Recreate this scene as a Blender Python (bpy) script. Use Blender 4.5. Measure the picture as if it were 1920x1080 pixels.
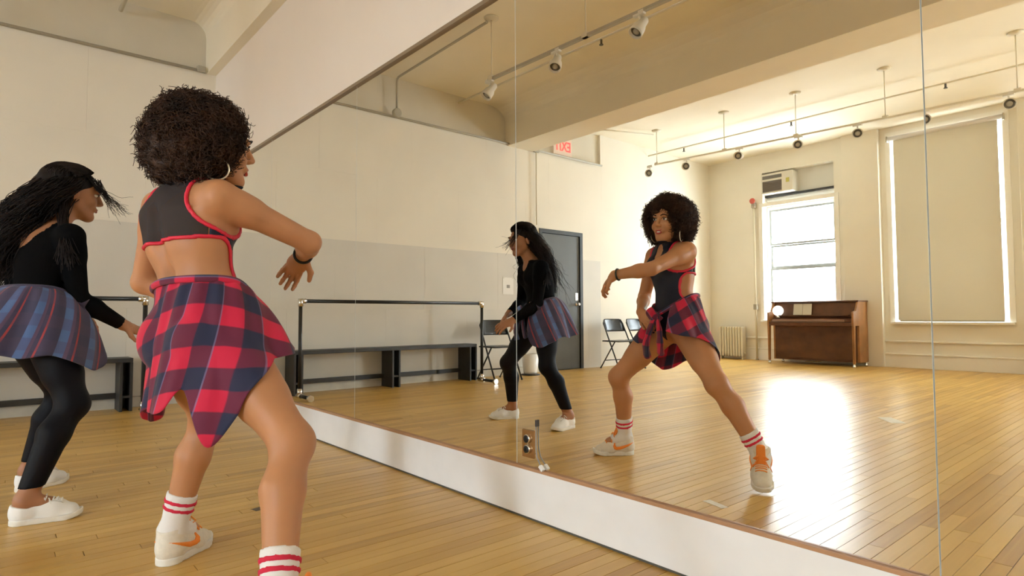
import bpy, bmesh, math, random
import numpy as np
from mathutils import Matrix, Vector

for _o in list(bpy.data.objects):
    bpy.data.objects.remove(_o, do_unlink=True)
SC = bpy.context.scene
COL = SC.collection
rng = np.random.default_rng(7)
random.seed(7)

# ---------------------------------------------------------------- camera
# room axes: x runs along the mirror wall (x = 0 is the end wall with the bench),
# y = 0 is the mirror, the room lies at y < 0, z is up.  Metres.
F_PX, YAW, PITCH, ROLL = 1142.56, 0.7080, 0.0457, -0.0039
CAM = np.array([6.6934, -1.7216, 0.8398])
_cy, _sy, _cp, _sp = math.cos(YAW), math.sin(YAW), math.cos(PITCH), math.sin(PITCH)
C_F = np.array([-_cy * _cp, _sy * _cp, _sp])
_R = np.array([_sy, _cy, 0.0])
_U = np.cross(_R, C_F)
C_R = _R * math.cos(ROLL) + _U * math.sin(ROLL)
C_U = np.cross(C_R, C_F)
cam_d = bpy.data.cameras.new('camera')
cam_d.sensor_width = 36.0
cam_d.lens = F_PX / 1920 * 36
cam_d.clip_start = 0.05
cam = bpy.data.objects.new('camera', cam_d)
COL.objects.link(cam)
_m = np.eye(4)
_m[:3, 0], _m[:3, 1], _m[:3, 2], _m[:3, 3] = C_R, C_U, -C_F, CAM
cam.matrix_world = Matrix(_m.tolist())
SC.camera = cam


def proj(p, mirrored=False):
    p = np.array(p, float)
    if mirrored:
        p = p * np.array([1, -1, 1.0])
    q = p - CAM
    w = q @ C_F
    return np.array([960 + F_PX * (q @ C_R) / w, 540 - F_PX * (q @ C_U) / w]), w


def hit(px, py, axis, val, mirrored=False):
    """room point seen at a pixel (directly or in the mirror) on the plane axis = val"""
    d = C_F + C_R * (px - 960) / F_PX - C_U * (py - 540) / F_PX
    o = CAM.copy()
    if mirrored:
        d = d * np.array([1, -1, 1.0])
        o = o * np.array([1, -1, 1.0])
    return o + d * (val - o[axis]) / d[axis]


# ---------------------------------------------------------------- daylight
W = bpy.data.worlds.new('sky')
SC.world = W
W.use_nodes = True
_nt = W.node_tree
_bg = _nt.nodes['Background']
_bg.inputs['Color'].default_value = (0.84, 0.94, 1.08, 1)
_bg.inputs['Strength'].default_value = 15.0

SC.view_settings.view_transform = 'Standard'
SC.view_settings.look = 'None'
SC.view_settings.exposure = 1.5
SC.view_settings.gamma = 1.0
SC.view_settings.use_curve_mapping = False
SC.cycles.diffuse_bounces = 6
SC.cycles.glossy_bounces = 6
SC.cycles.max_bounces = 14
SC.cycles.blur_glossy = 1.5

# room dimensions
XR, YW, ZC, ZB = 10.5, -9.26, 3.86, 3.33
WINS = [(1.12, 2.40, 0.74, 3.50), (3.28, 4.80, 0.72, 3.70), (5.70, 7.20, 0.72, 3.50), (8.10, 9.60, 0.72, 3.50)]


def portal(x0, x1, z0, z1):
    d = bpy.data.lights.new('window_portal', 'AREA')
    d.shape = 'RECTANGLE'
    d.size, d.size_y = x1 - x0, z1 - z0
    d.cycles.is_portal = True
    o = bpy.data.objects.new('window_portal', d)
    o.location = ((x0 + x1) / 2, YW - 0.36, (z0 + z1) / 2)
    o.rotation_euler = (math.pi / 2, 0, 0)      # -z of the lamp -> +y, into the room
    COL.objects.link(o)


for _w in WINS:
    portal(*_w)

# ---------------------------------------------------------------- helpers


def tag(o, label=None, cat=None, group=None, kind=None):
    if label:
        o['label'] = label
    if cat:
        o['category'] = cat
    if group:
        o['group'] = group
    if kind:
        o['kind'] = kind
    return o


def empty(name, loc=(0, 0, 0), rz=0.0, label=None, cat=None, group=None):
    o = bpy.data.objects.new(name, None)
    o.empty_display_size = 0.1
    o.location = loc
    o.rotation_euler = (0, 0, rz)
    COL.objects.link(o)
    return tag(o, label, cat, group)


def link_mesh(name, me, mat=None, parent=None, smooth=False):
    o = bpy.data.objects.new(name, me)
    COL.objects.link(o)
    if mat is not None:
        me.materials.append(mat)
    if parent is not None:
        o.parent = parent
    if smooth:
        me.polygons.foreach_set('use_smooth', [True] * len(me.polygons))
    return o


def mesh_of(verts, faces):
    me = bpy.data.meshes.new('m')
    me.from_pydata([tuple(map(float, v)) for v in verts], [], [tuple(map(int, f)) for f in faces])
    me.update()
    return me


class MB:
    """collects simple solids, then links them as one mesh object"""

    def __init__(self):
        self.bm = bmesh.new()

    def box(self, x0, x1, y0, y1, z0, z1, bevel=0.0):
        vs = [self.bm.verts.new((x, y, z)) for x in (x0, x1) for y in (y0, y1) for z in (z0, z1)]
        fs = [(0, 1, 3, 2), (4, 6, 7, 5), (0, 4, 5, 1), (2, 3, 7, 6), (0, 2, 6, 4), (1, 5, 7, 3)]
        fc = [self.bm.faces.new([vs[i] for i in f]) for f in fs]
        if bevel > 0:
            es = list({e for f in fc for e in f.edges})
            bmesh.ops.bevel(self.bm, geom=es, offset=bevel, segments=2, affect='EDGES', profile=0.5)
        return self

    def obox(self, c, ax, ay, az, hx, hy, hz):
        c, ax, ay, az = map(np.array, (c, ax, ay, az))
        vs = [self.bm.verts.new(tuple(c + ax * hx * i + ay * hy * j + az * hz * k))
              for i in (-1, 1) for j in (-1, 1) for k in (-1, 1)]
        fs = [(0, 1, 3, 2), (4, 6, 7, 5), (0, 4, 5, 1), (2, 3, 7, 6), (0, 2, 6, 4), (1, 5, 7, 3)]
        for f in fs:
            self.bm.faces.new([vs[i] for i in f])
        return self

    def tube(self, pts, r, n=10, closed=False, cap=True):
        pts = [np.array(p, float) for p in pts]
        m = len(pts)
        rs = r if hasattr(r, '__len__') else [r] * m
        rings = []
        up = None
        for i in range(m):
            if closed:
                t = pts[(i + 1) % m] - pts[i - 1]
            else:
                t = pts[min(i + 1, m - 1)] - pts[max(i - 1, 0)]
            t = t / (np.linalg.norm(t) + 1e-12)
            if up is None:
                a = np.array([0, 0, 1.0]) if abs(t[2]) < 0.9 else np.array([1.0, 0, 0])
                up = a - t * (a @ t)
            else:
                up = up - t * (up @ t)
            up = up / np.linalg.norm(up)
            s = np.cross(t, up)
            rings.append([self.bm.verts.new(tuple(pts[i] + rs[i] * (up * math.cos(a) + s * math.sin(a))))
                          for a in np.linspace(0, 2 * math.pi, n, endpoint=False)])
        for i in range(m if closed else m - 1):
            A, B = rings[i], rings[(i + 1) % m]
            for k in range(n):
                f = self.bm.faces.new((A[k], A[(k + 1) % n], B[(k + 1) % n], B[k]))
                f.smooth = True
        if cap and not closed:
            self.bm.faces.new(rings[0][::-1])
            self.bm.faces.new(rings[-1])
        return self

    def prism(self, poly, axis, a0, a1):
        """closed 2-D outline extruded along an axis (0, 1, 2)"""
        def P(u, v, a):
            return {0: (a, u, v), 1: (u, a, v), 2: (u, v, a)}[axis]
        A = [self.bm.verts.new(P(u, v, a0)) for u, v in poly]
        B = [self.bm.verts.new(P(u, v, a1)) for u, v in poly]
        n = len(poly)
        for i in range(n):
            self.bm.faces.new((A[i], A[(i + 1) % n], B[(i + 1) % n], B[i]))
        self.bm.faces.new(A[::-1])
        self.bm.faces.new(B)
        return self

    def lathe(self, prof, c=(0, 0, 0), n=20, axis=None):
        """profile of (radius, height) turned about an axis through c"""
        c = np.array(c, float)
        w = np.array(axis if axis is not None else (0, 0, 1), float)
        w /= np.linalg.norm(w)
        a = np.array([1.0, 0, 0]) if abs(w[0]) < 0.9 else np.array([0, 1.0, 0])
        u = a - w * (a @ w)
        u /= np.linalg.norm(u)
        v = np.cross(w, u)
        rings = [[self.bm.verts.new(tuple(c + w * h + r * (u * math.cos(t) + v * math.sin(t))))
                  for t in np.linspace(0, 2 * math.pi, n, endpoint=False)] for r, h in prof]
        for A, B in zip(rings[:-1], rings[1:]):
            for k in range(n):
                f = self.bm.faces.new((A[k], A[(k + 1) % n], B[(k + 1) % n], B[k]))
                f.smooth = True
        self.bm.faces.new(rings[0][::-1])
        self.bm.faces.new(rings[-1])
        return self

    def build(self, name, mat=None, parent=None, bevel=0.0):
        bmesh.ops.recalc_face_normals(self.bm, faces=self.bm.faces[:])
        me = bpy.data.meshes.new(name)
        self.bm.to_mesh(me)
        self.bm.free()
        o = link_mesh(name, me, mat, parent)
        if bevel > 0:
            md = o.modifiers.new('bevel', 'BEVEL')
            md.width = bevel
            md.segments = 2
            md.limit_method = 'ANGLE'
            md.angle_limit = math.radians(40)
        return o


# ---------------------------------------------------------------- materials
MATS = {}


def mat(name, col, rough=0.6, metal=0.0, noise=0.0, nscale=8.0, bump=0.0, bscale=40.0, spec=0.5, alpha=1.0,
        sss=0.0, coat=0.0, sheen=0.0, emit=None, trans=0.0):
    if name in MATS:
        return MATS[name]
    m = bpy.data.materials.new(name)
    m.use_nodes = True
    nt = m.node_tree
    b = nt.nodes['Principled BSDF']
    b.inputs['Base Color'].default_value = (*col, 1)
    b.inputs['Roughness'].default_value = rough
    b.inputs['Metallic'].default_value = metal
    b.inputs['Specular IOR Level'].default_value = spec
    b.inputs['Alpha'].default_value = alpha
    b.inputs['Coat Weight'].default_value = coat
    b.inputs['Sheen Weight'].default_value = sheen
    b.inputs['Transmission Weight'].default_value = trans
    if sss:
        b.inputs['Subsurface Weight'].default_value = sss
        b.inputs['Subsurface Radius'].default_value = (0.02, 0.008, 0.004)
        b.inputs['Subsurface Scale'].default_value = 0.5
    if emit:
        b.inputs['Emission Color'].default_value = (*col, 1)
        b.inputs['Emission Strength'].default_value = emit
    if noise > 0 or bump > 0:
        geo = nt.nodes.new('ShaderNodeNewGeometry')
    if noise > 0:
        n = nt.nodes.new('ShaderNodeTexNoise')
        n.inputs['Scale'].default_value = nscale
        n.inputs['Detail'].default_value = 5
        nt.links.new(geo.outputs['Position'], n.inputs['Vector'])
        mr = nt.nodes.new('ShaderNodeMapRange')
        mr.inputs['From Min'].default_value = 0.3
        mr.inputs['From Max'].default_value = 0.7
        mr.inputs['To Min'].default_value = 1 - noise
        mr.inputs['To Max'].default_value = 1 + noise
        nt.links.new(n.outputs['Fac'], mr.inputs['Value'])
        mx = nt.nodes.new('ShaderNodeVectorMath')
        mx.operation = 'SCALE'
        mx.inputs[0].default_value = col
        nt.links.new(mr.outputs['Result'], mx.inputs['Scale'])
        nt.links.new(mx.outputs['Vector'], b.inputs['Base Color'])
    if bump > 0:
        n2 = nt.nodes.new('ShaderNodeTexNoise')
        n2.inputs['Scale'].default_value = bscale
        n2.inputs['Detail'].default_value = 4
        nt.links.new(geo.outputs['Position'], n2.inputs['Vector'])
        bp = nt.nodes.new('ShaderNodeBump')
        bp.inputs['Strength'].default_value = bump
        bp.inputs['Distance'].default_value = 0.004
        nt.links.new(n2.outputs['Fac'], bp.inputs['Height'])
        nt.links.new(bp.outputs['Normal'], b.inputs['Normal'])
    MATS[name] = m
    return m


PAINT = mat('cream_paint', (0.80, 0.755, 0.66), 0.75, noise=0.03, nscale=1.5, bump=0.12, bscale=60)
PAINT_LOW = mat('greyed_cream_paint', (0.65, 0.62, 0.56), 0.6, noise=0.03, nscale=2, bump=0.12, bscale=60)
PAINT_UP = mat('shaded_cream_paint', (0.66, 0.615, 0.515), 0.8, noise=0.04, nscale=2, bump=0.15, bscale=50)  # darker cream: the shade of the recess above the ledge is put into the colour
PAINT_MIR = mat('warm_white_paint', (0.83, 0.76, 0.69), 0.75, noise=0.02, nscale=1.5, bump=0.1, bscale=60)
PAINT_CEIL = mat('ceiling_paint', (0.84, 0.775, 0.63), 0.85, noise=0.03, nscale=1.5, bump=0.1, bscale=50)
PAINT_BEAM = mat('beam_paint', (0.83, 0.765, 0.62), 0.8, noise=0.03, nscale=1.5, bump=0.1, bscale=50)
WHITE = mat('white_gloss_paint', (0.86, 0.855, 0.85), 0.35, noise=0.03, nscale=6)
WHITE_TRIM = mat('white_trim_paint', (0.84, 0.81, 0.74), 0.45)
GREY_PIPE = mat('grey_conduit', (0.42, 0.39, 0.32), 0.5)
CREAM_PIPE = mat('cream_painted_metal', (0.72, 0.66, 0.52), 0.5)
BLACK_WOOD = mat('black_painted_wood', (0.028, 0.028, 0.028), 0.45, noise=0.15, nscale=12)
BLACK_METAL = mat('black_enamel', (0.015, 0.015, 0.015), 0.35)
CHROME = mat('dull_chrome', (0.72, 0.70, 0.66), 0.25, metal=1.0)
DOOR_GREY = mat('charcoal_door_paint', (0.085, 0.087, 0.083), 0.5, noise=0.05, nscale=5)
DOOR_FRAME = mat('black_door_frame', (0.022, 0.024, 0.024), 0.5)
LAMP_WHITE = mat('white_lamp_enamel', (0.74, 0.71, 0.64), 0.4)
LAMP_DARK = mat('lamp_baffle', (0.13, 0.12, 0.105), 0.5)
LAMP_GLASS = mat('lamp_lens', (0.45, 0.42, 0.36), 0.25)
# ================================================================ the room
def structure(o, label=None):
    return tag(o, label, None, None, 'structure')


# ---- floor: maple strips, each with its own edges
def floor_mat():
    m = bpy.data.materials.new('honey_maple_strip')
    m.use_nodes = True
    nt = m.node_tree
    L = nt.links.new
    b = nt.nodes['Principled BSDF']
    at = nt.nodes.new('ShaderNodeAttribute')
    at.attribute_name = 'tone'
    geo = nt.nodes.new('ShaderNodeNewGeometry')
    mp = nt.nodes.new('ShaderNodeMapping')
    mp.inputs['Scale'].default_value = (34, 1.3, 1)
    L(geo.outputs['Position'], mp.inputs['Vector'])
    sh = nt.nodes.new('ShaderNodeVectorMath')
    sh.operation = 'MULTIPLY_ADD'
    sh.inputs[1].default_value = (0, 53, 17)
    L(at.outputs['Vector'], sh.inputs[0])
    L(mp.outputs['Vector'], sh.inputs[2])
    n = nt.nodes.new('ShaderNodeTexNoise')
    n.inputs['Scale'].default_value = 1.0
    n.inputs['Detail'].default_value = 3
    n.inputs['Distortion'].default_value = 0.6
    L(sh.outputs['Vector'], n.inputs['Vector'])
    ramp = nt.nodes.new('ShaderNodeValToRGB')
    e = ramp.color_ramp.elements
    e[0].position, e[0].color = 0.0, (0.36, 0.17, 0.034, 1)
    e[1].position, e[1].color = 1.0, (0.74, 0.485, 0.135, 1)
    e.new(0.45).color = (0.585, 0.345, 0.078, 1)
    mixv = nt.nodes.new('ShaderNodeMath')
    mixv.operation = 'MULTIPLY_ADD'
    mixv.inputs[1].default_value = 0.5
    L(n.outputs['Fac'], mixv.inputs[0])
    sc = nt.nodes.new('ShaderNodeMath')
    sc.operation = 'MULTIPLY'
    sc.inputs[1].default_value = 0.6
    L(at.outputs['Fac'], sc.inputs[0])
    L(sc.outputs[0], mixv.inputs[2])
    L(mixv.outputs[0], ramp.inputs['Fac'])
    # worn scuffs: duller, greyer patches
    n2 = nt.nodes.new('ShaderNodeTexNoise')
    n2.inputs['Scale'].default_value = 2.2
    n2.inputs['Detail'].default_value = 8
    L(geo.outputs['Position'], n2.inputs['Vector'])
    mr = nt.nodes.new('ShaderNodeMapRange')
    mr.inputs['From Min'].default_value, mr.inputs['From Max'].default_value = 0.45, 0.75
    mr.inputs['To Min'].default_value, mr.inputs['To Max'].default_value = 0.0, 0.08
    L(n2.outputs['Fac'], mr.inputs['Value'])
    mx = nt.nodes.new('ShaderNodeMix')
    mx.data_type = 'RGBA'
    mx.inputs[7].default_value = (0.55, 0.40, 0.21, 1)
    L(mr.outputs['Result'], mx.inputs['Factor'])
    L(ramp.outputs['Color'], mx.inputs[6])
    L(mx.outputs[2], b.inputs['Base Color'])
    mr2 = nt.nodes.new('ShaderNodeMapRange')
    mr2.inputs['From Min'].default_value, mr2.inputs['From Max'].default_value = 0.35, 0.7
    mr2.inputs['To Min'].default_value, mr2.inputs['To Max'].default_value = 0.29, 0.34
    L(n2.outputs['Fac'], mr2.inputs['Value'])
    L(mr2.outputs['Result'], b.inputs['Roughness'])
    b.inputs['Specular IOR Level'].default_value = 0.55
    return m


FLOOR_M = floor_mat()
floor = structure(MB().box(-0.1, XR + 0.1, YW - 0.3, 0.15, -0.12, -0.012).build(
    'floor', mat('dark_subfloor', (0.05, 0.028, 0.012), 0.8)), 'honey maple strip floor with worn finish')  # dark brown subfloor, seen in the joints between planks
SW = 0.057
planks = []
for i in range(int(XR / SW) + 1):
    x0 = i * SW
    y = -rng.uniform(0.0, 1.0)
    y0 = 0.0
    while y0 > YW:
        ln = rng.uniform(0.45, 1.55)
        y1 = max(y0 - ln, YW)
        tone = float(np.clip(rng.normal(0.5, 0.26), 0, 1))
        planks.append((x0, min(x0 + SW, XR), y1, y0, tone, rng.uniform(-0.0006, 0.0006)))
        y0 = y1


def plank_geo(x0, x1, y0, y1, dz, g=0.0012, c=0.00006):
    zt = dz * 0.5
    a = [(x0 + g, y0 + g), (x1 - g, y0 + g), (x1 - g, y1 - g), (x0 + g, y1 - g)]
    b = [(x0 + g + c, y0 + g + c), (x1 - g - c, y0 + g + c), (x1 - g - c, y1 - g - c), (x0 + g + c, y1 - g - c)]
    v = [(p[0], p[1], -0.012) for p in a] + [(p[0], p[1], zt - c) for p in a] + [(p[0], p[1], zt) for p in b]
    f = []
    for o in (0, 4):
        for k in range(4):
            k2 = (k + 1) % 4
            f.append((o + k, o + k2, o + 4 + k2, o + 4 + k))
    f.append((8, 9, 10, 11))
    return v, f


def screen_area(x0, x1, y0, y1):
    best = 0
    for mir in (False, True):
        ys = np.linspace(y0, y1, 6)
        tot = 0
        for ya, yb in zip(ys[:-1], ys[1:]):
            q = []
            for p in ((x0, ya), (x1, ya), (x1, yb), (x0, yb)):
                uv, w = proj((*p, 0), mir)
                if w < 0.1 or not (-20 < uv[0] < 1940 and 560 < uv[1] < 1090):
                    q = None
                    break
                q.append(uv)
            if q is None:
                continue
            q = np.array(q)
            tot += 0.5 * abs(np.dot(q[:, 0], np.roll(q[:, 1], -1)) - np.dot(q[:, 1], np.roll(q[:, 0], -1)))
        best = max(best, tot)
    return best


areas = np.array([screen_area(p[0], p[1], p[2], p[3]) for p in planks])
order = np.argsort(-areas)
near = set(order[:300].tolist())
sv, sf, st = [], [], []
for i, p in enumerate(planks):
    v, f = plank_geo(p[0], p[1], p[2], p[3], p[5])
    if i in near:
        me = mesh_of(v, f)
        at = me.attributes.new('tone', 'FLOAT', 'POINT')
        at.data.foreach_set('value', [p[4]] * 12)
        link_mesh('floor_plank', me, FLOOR_M, floor)
    else:
        o = len(sv)
        sv += v
        sf += [tuple(k + o for k in q) for q in f]
        st += [p[4]] * 12
me = mesh_of(sv, sf)
me.attributes.new('tone', 'FLOAT', 'POINT').data.foreach_set('value', st)
tag(link_mesh('floor_boards', me, FLOOR_M, floor), kind='stuff')

# ---- end wall (x = 0): furred-out painted boards up to a ledge, recess above it
LEDGE_END = -5.96
wl = structure(MB().box(-0.30, -0.045, YW - 0.3, 0.15, -0.12, ZC).build('wall_left', PAINT_UP), 'cream painted end wall behind the bench')
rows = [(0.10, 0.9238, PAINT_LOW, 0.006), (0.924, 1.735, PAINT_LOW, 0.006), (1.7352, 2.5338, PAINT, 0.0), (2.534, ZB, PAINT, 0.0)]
for ri, (z0, z1, m_, pr) in enumerate(rows):
    y = 0.0
    off = [0.75, 1.3, 0.62, 1.1][ri]
    first = True
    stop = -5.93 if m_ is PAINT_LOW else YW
    while y > stop + 0.02:
        y1 = max(y - (off if first else 1.22), stop)
        segs = [(y1, y)]
        D0, D1 = -5.50, -4.55            # doorway
        if z0 < 2.15:
            segs = []
            if y > D1:
                segs.append((max(y1, D1), y))
            if y1 < D0:
                segs.append((y1, min(y, D0)))
        for a, b in segs:
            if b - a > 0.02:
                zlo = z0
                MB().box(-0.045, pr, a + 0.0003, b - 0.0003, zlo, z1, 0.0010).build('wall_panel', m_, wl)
        if z0 < 2.15 < z1 and y > D0 and y1 < D1:
            a, b = max(y1, D0), min(y, D1)
            if b > a:
                MB().box(-0.045, pr, a, b, 2.165, z1).build('wall_panel', m_, wl)
        first = False
        y = y1
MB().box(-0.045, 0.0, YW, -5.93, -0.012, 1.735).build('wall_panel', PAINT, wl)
MB().box(-0.045, 0.0, YW, LEDGE_END, ZB, ZC).build('wall_panel', PAINT, wl)
MB().box(-0.045, -0.005, -5.93, -5.50, -0.012, 0.10).build('wall_panel', PAINT_LOW, wl)
MB().box(-0.045, 0.002, -5.50, -4.50, -0.012, 0.006).build('threshold', DOOR_FRAME, wl)
structure(MB().box(-0.04, 0.016, -4.55, -0.02, -0.012, 0.095, 0.004).build('baseboard_left', mat('dull_white_base', (0.62, 0.60, 0.54), 0.5, noise=0.06, nscale=10)))

# ---- mirror wall (y = 0)
MZ0, MZ1 = 0.213, 2.29
wf = structure(MB().box(-0.3, XR + 0.3, 0.022, 0.25, -0.12, ZC).build('wall_front', mat('mirror_backing', (0.10, 0.09, 0.08), 0.7)), 'painted wall carrying the mirrors')
structure(MB().box(-0.045, XR, -0.012, 0.03, MZ1 + 0.016, ZC).build('trim_1', PAINT_MIR), 'pinkish white plaster above the mirrors')
structure(MB().box(-0.045, XR, -0.016, 0.02, MZ1, MZ1 + 0.020).build('trim_2', mat('brown_channel', (0.27, 0.20, 0.13), 0.4)), 'thin brown channel along the mirror top')
structure(MB().box(0.0, XR, -0.012, 0.022, 0.010, MZ0 - 0.012, 0.002).build('baseboard_front', WHITE), 'tall white baseboard under the mirrors')
structure(MB().box(0.0, XR, -0.014, 0.021, MZ0 - 0.012, MZ0, 0.001).build('trim_3', mat('tan_wood_ledge', (0.46, 0.25, 0.13), 0.45, noise=0.1, nscale=9)), 'thin tan wooden ledge under the mirrors')
structure(MB().box(0.0, XR, -0.006, 0.022, -0.01, 0.010).build('trim_4', mat('floor_gap_shade', (0.10, 0.09, 0.07), 0.8)))  # dark strip painted as the shadow in the gap under the baseboard


def mirror_mat():
    m = bpy.data.materials.new('silvered_mirror')
    m.use_nodes = True
    b = m.node_tree.nodes['Principled BSDF']
    b.inputs['Base Color'].default_value = (0.955, 0.935, 0.875, 1)
    b.inputs['Metallic'].default_value = 1.0
    b.inputs['Roughness'].default_value = 0.0
    return m


MIRROR = mirror_mat()
EDGE = mat('polished_glass_edge', (0.85, 0.86, 0.82), 0.25)
seams = [0.006, 1.663, 3.187, 4.711, 6.235, 7.759, 9.283]
wh = ['mirror panel in the corner beside the end wall', 'mirror panel behind the curly haired dancer',
      'mirror panel reflecting the bench and barre', 'mirror panel reflecting both dancers, with a power outlet at its foot',
      'mirror panel at the right edge reflecting the blind', 'mirror panel right of the camera near the far end']
for i, (a, b) in enumerate(zip(seams[:-1], seams[1:])):
    t = empty('mirror_panel', ((a + b) / 2, 0.01, MZ0), 0, 'tall frameless ' + wh[i], 'mirror', 'mirror panels along the wall')
    w = (b - a) / 2 - 0.0022
    me = mesh_of([(-w, -0.01, 0.001), (w, -0.01, 0.001), (w, -0.01, MZ1 - MZ0 - .001), (-w, -0.01, MZ1 - MZ0 - .001)], [(0, 1, 2, 3)])
    link_mesh('mirror_face', me, MIRROR, t)
    MB().box(-w - .0006, w + .0006, -0.0096, 0.008, 0.001, MZ1 - MZ0 - .001).build('glass_edge', EDGE, t)
    if i == 4:
        t.rotation_euler = (0, 0, math.radians(0.25))

# ---- shallow beam over the mirrors and the deep beam across the room, both with coved tops
def beam_profile(yf, yb, zb, cove, both):
    p = [(yb, ZC + .02), (yb, zb)] if not both else []
    pts = []
    for t in np.linspace(0, math.pi / 2, 7):     # front cove: ceiling -> face
        pts.append((yf + cove * (1 - math.sin(t)), ZC - cove * (1 - math.cos(t))))
    front = [(yf + cove, ZC + .02)] + pts + [(yf, zb)]
    if both:
        back = [(2 * ((yf + yb) / 2) - y, z) for y, z in front][::-1]
        return front + back
    return front + [(yb, zb), (yb, ZC + .02)]


def ceiling_beam(name, yf, yb, zb, cove, both, m_, label):
    poly = beam_profile(yf, yb, zb, cove, both)
    return structure(MB().prism(poly, 0, -0.044, XR).build(name, m_), label)


_p = [(-0.10 - 0.15, ZC + .02)] + [(-0.10 - 0.15 * (1 - math.sin(t)), ZC - 0.15 * (1 - math.cos(t))) for t in np.linspace(0, math.pi / 2, 7)] + [(-0.10, ZB), (0.02, ZB), (0.02, ZC + .02)]
structure(MB().prism(_p, 0, -0.044, XR).build('trim_5', PAINT_CEIL), 'shallow coved beam above the mirror wall')
_h = [(-3.93 + 0.32, ZC + .02)] + [(-3.93 + 0.32 * (1 - math.sin(t)), ZC - 0.2 * (1 - math.cos(t))) for t in np.linspace(0, math.pi / 2, 7)] + [(-3.93, ZB - .02)]
_b = [(-8.31 - y, z) for y, z in _h][::-1]
structure(MB().prism(_h + _b, 0, -0.044, XR).build('trim_6', PAINT_BEAM), 'deep painted beam crossing the ceiling')
structure(MB().box(-0.044, XR, -4.425, -4.38, ZB - .02, ZB + .03).build('trim_7', PAINT_BEAM))
structure(MB().box(-0.3, XR + .3, YW - .3, 0.25, ZC, ZC + 0.15).build('ceiling', PAINT_CEIL), 'cream painted plaster ceiling')
structure(MB().box(XR, XR + .25, YW - .3, 0.25, -0.12, ZC).build('wall_right', PAINT))

# ---- window wall (y = YW)
OUT = YW - 0.34
ww = MB()
xs = 0.0
ww.box(-0.3, WINS[0][0], OUT, YW, -0.12, ZC)
for i, (x0, x1, z0, z1) in enumerate(WINS):
    ww.box(x0, x1, OUT, YW, -0.12, z0)
    ww.box(x0, x1, OUT, YW, z1, ZC)
    xn = WINS[i + 1][0] if i + 1 < len(WINS) else XR + .3
    ww.box(x1, xn, OUT, YW, -0.12, ZC)
structure(ww.build('wall_rear', PAINT), 'cream wall with tall windows opposite the mirrors')
for n_, (a, b) in enumerate([(2.56, 3.12), (4.98, 5.55), (7.38, 7.95)]):
    structure(MB().box(a, b, YW - .01, YW + 0.09, 0, ZC, 0.004).build('trim_%d' % (8 + n_), PAINT))
bb = structure(MB().box(0.7, XR, YW - .005, YW + .03, 0, 0.20, 0.004).build('baseboard_rear', WHITE_TRIM))
MB().box(0.7, XR, YW - .004, YW + .042, 0.20, 0.225, 0.006).build('baseboard_cap', WHITE_TRIM, bb)
MB().box(0.7, XR, YW - .004, YW + .03, 0.40, 0.43, 0.006).build('chair_rail', WHITE_TRIM, bb)

GLASS = bpy.data.materials.new('window_glass')
GLASS.use_nodes = True
_n = GLASS.node_tree
_n.nodes.remove(_n.nodes['Principled BSDF'])
_tr = _n.nodes.new('ShaderNodeBsdfTransparent')
_tr.inputs['Color'].default_value = (0.95, 0.97, 0.96, 1)
_gl = _n.nodes.new('ShaderNodeBsdfGlossy')
_gl.inputs['Roughness'].default_value = 0.02
_mx = _n.nodes.new('ShaderNodeMixShader')
_mx.inputs['Fac'].default_value = 0.05
_n.links.new(_tr.outputs[0], _mx.inputs[1])
_n.links.new(_gl.outputs[0], _mx.inputs[2])
_n.links.new(_mx.outputs[0], _n.nodes['Material Output'].inputs['Surface'])
ALU = mat('grey_aluminium', (0.30, 0.31, 0.30), 0.4, metal=0.3)


def sash_window(n, x0, x1, z0, z1, rails, label):
    w = structure(empty('window_%d' % n, ((x0 + x1) / 2, YW - 0.2, z0)), label)
    w.location = (0, 0, 0)
    yf = YW - 0.20
    fr = MB()
    fr.box(x0, x0 + .05, yf - .05, yf + .05, z0, z1)
    fr.box(x1 - .05, x1, yf - .05, yf + .05, z0, z1)
    fr.box(x0 + .05, x1 - .05, yf - .05, yf + .05, z1 - .05, z1)
    fr.box(x0 + .05, x1 - .05, yf - .05, yf + .05, z0, z0 + .05)
    fr.build('window_frame', WHITE_TRIM, w)
    zs = [z0 + .05] + rails + [z1 - .05]
    for k, (a, b) in enumerate(zip(zs[:-1], zs[1:])):
        y = yf + (.018 if k % 2 == 0 else -.018)
        s = MB()
        s.box(x0 + .05, x0 + .085, y - .015, y + .015, a, b)
        s.box(x1 - .085, x1 - .05, y - .015, y + .015, a, b)
        s.box(x0 + .085, x1 - .085, y - .015, y + .015, a, a + .035)
        s.box(x0 + .085, x1 - .085, y - .015, y + .015, b - .035, b)
        so = s.build('sash', ALU, w)
        MB().box(x0 + .08, x1 - .08, y - .003, y + .003, a + .03, b - .03).build('pane', GLASS, so)
    MB().box(x0 - .06, x1 + .06, YW - .15, YW + .07, z0 - .035, z0 + .002, 0.005).build('window_sill', WHITE_TRIM, w)
    c = MB()
    c.box(x0 - .07, x0, YW - .001, YW + .022, z0, z1 + .07)
    c.box(x1, x1 + .07, YW - .001, YW + .022, z0, z1 + .07)
    c.box(x0, x1, YW - .001, YW + .022, z1, z1 + .07)
    c.build('window_casing', WHITE_TRIM, w)
    return w


x0, x1, z0, z1 = WINS[0]
w1 = sash_window(1, x0, x1, z0, 2.86, [1.71, 2.14], 'bright sash window with an air conditioner above')
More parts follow.
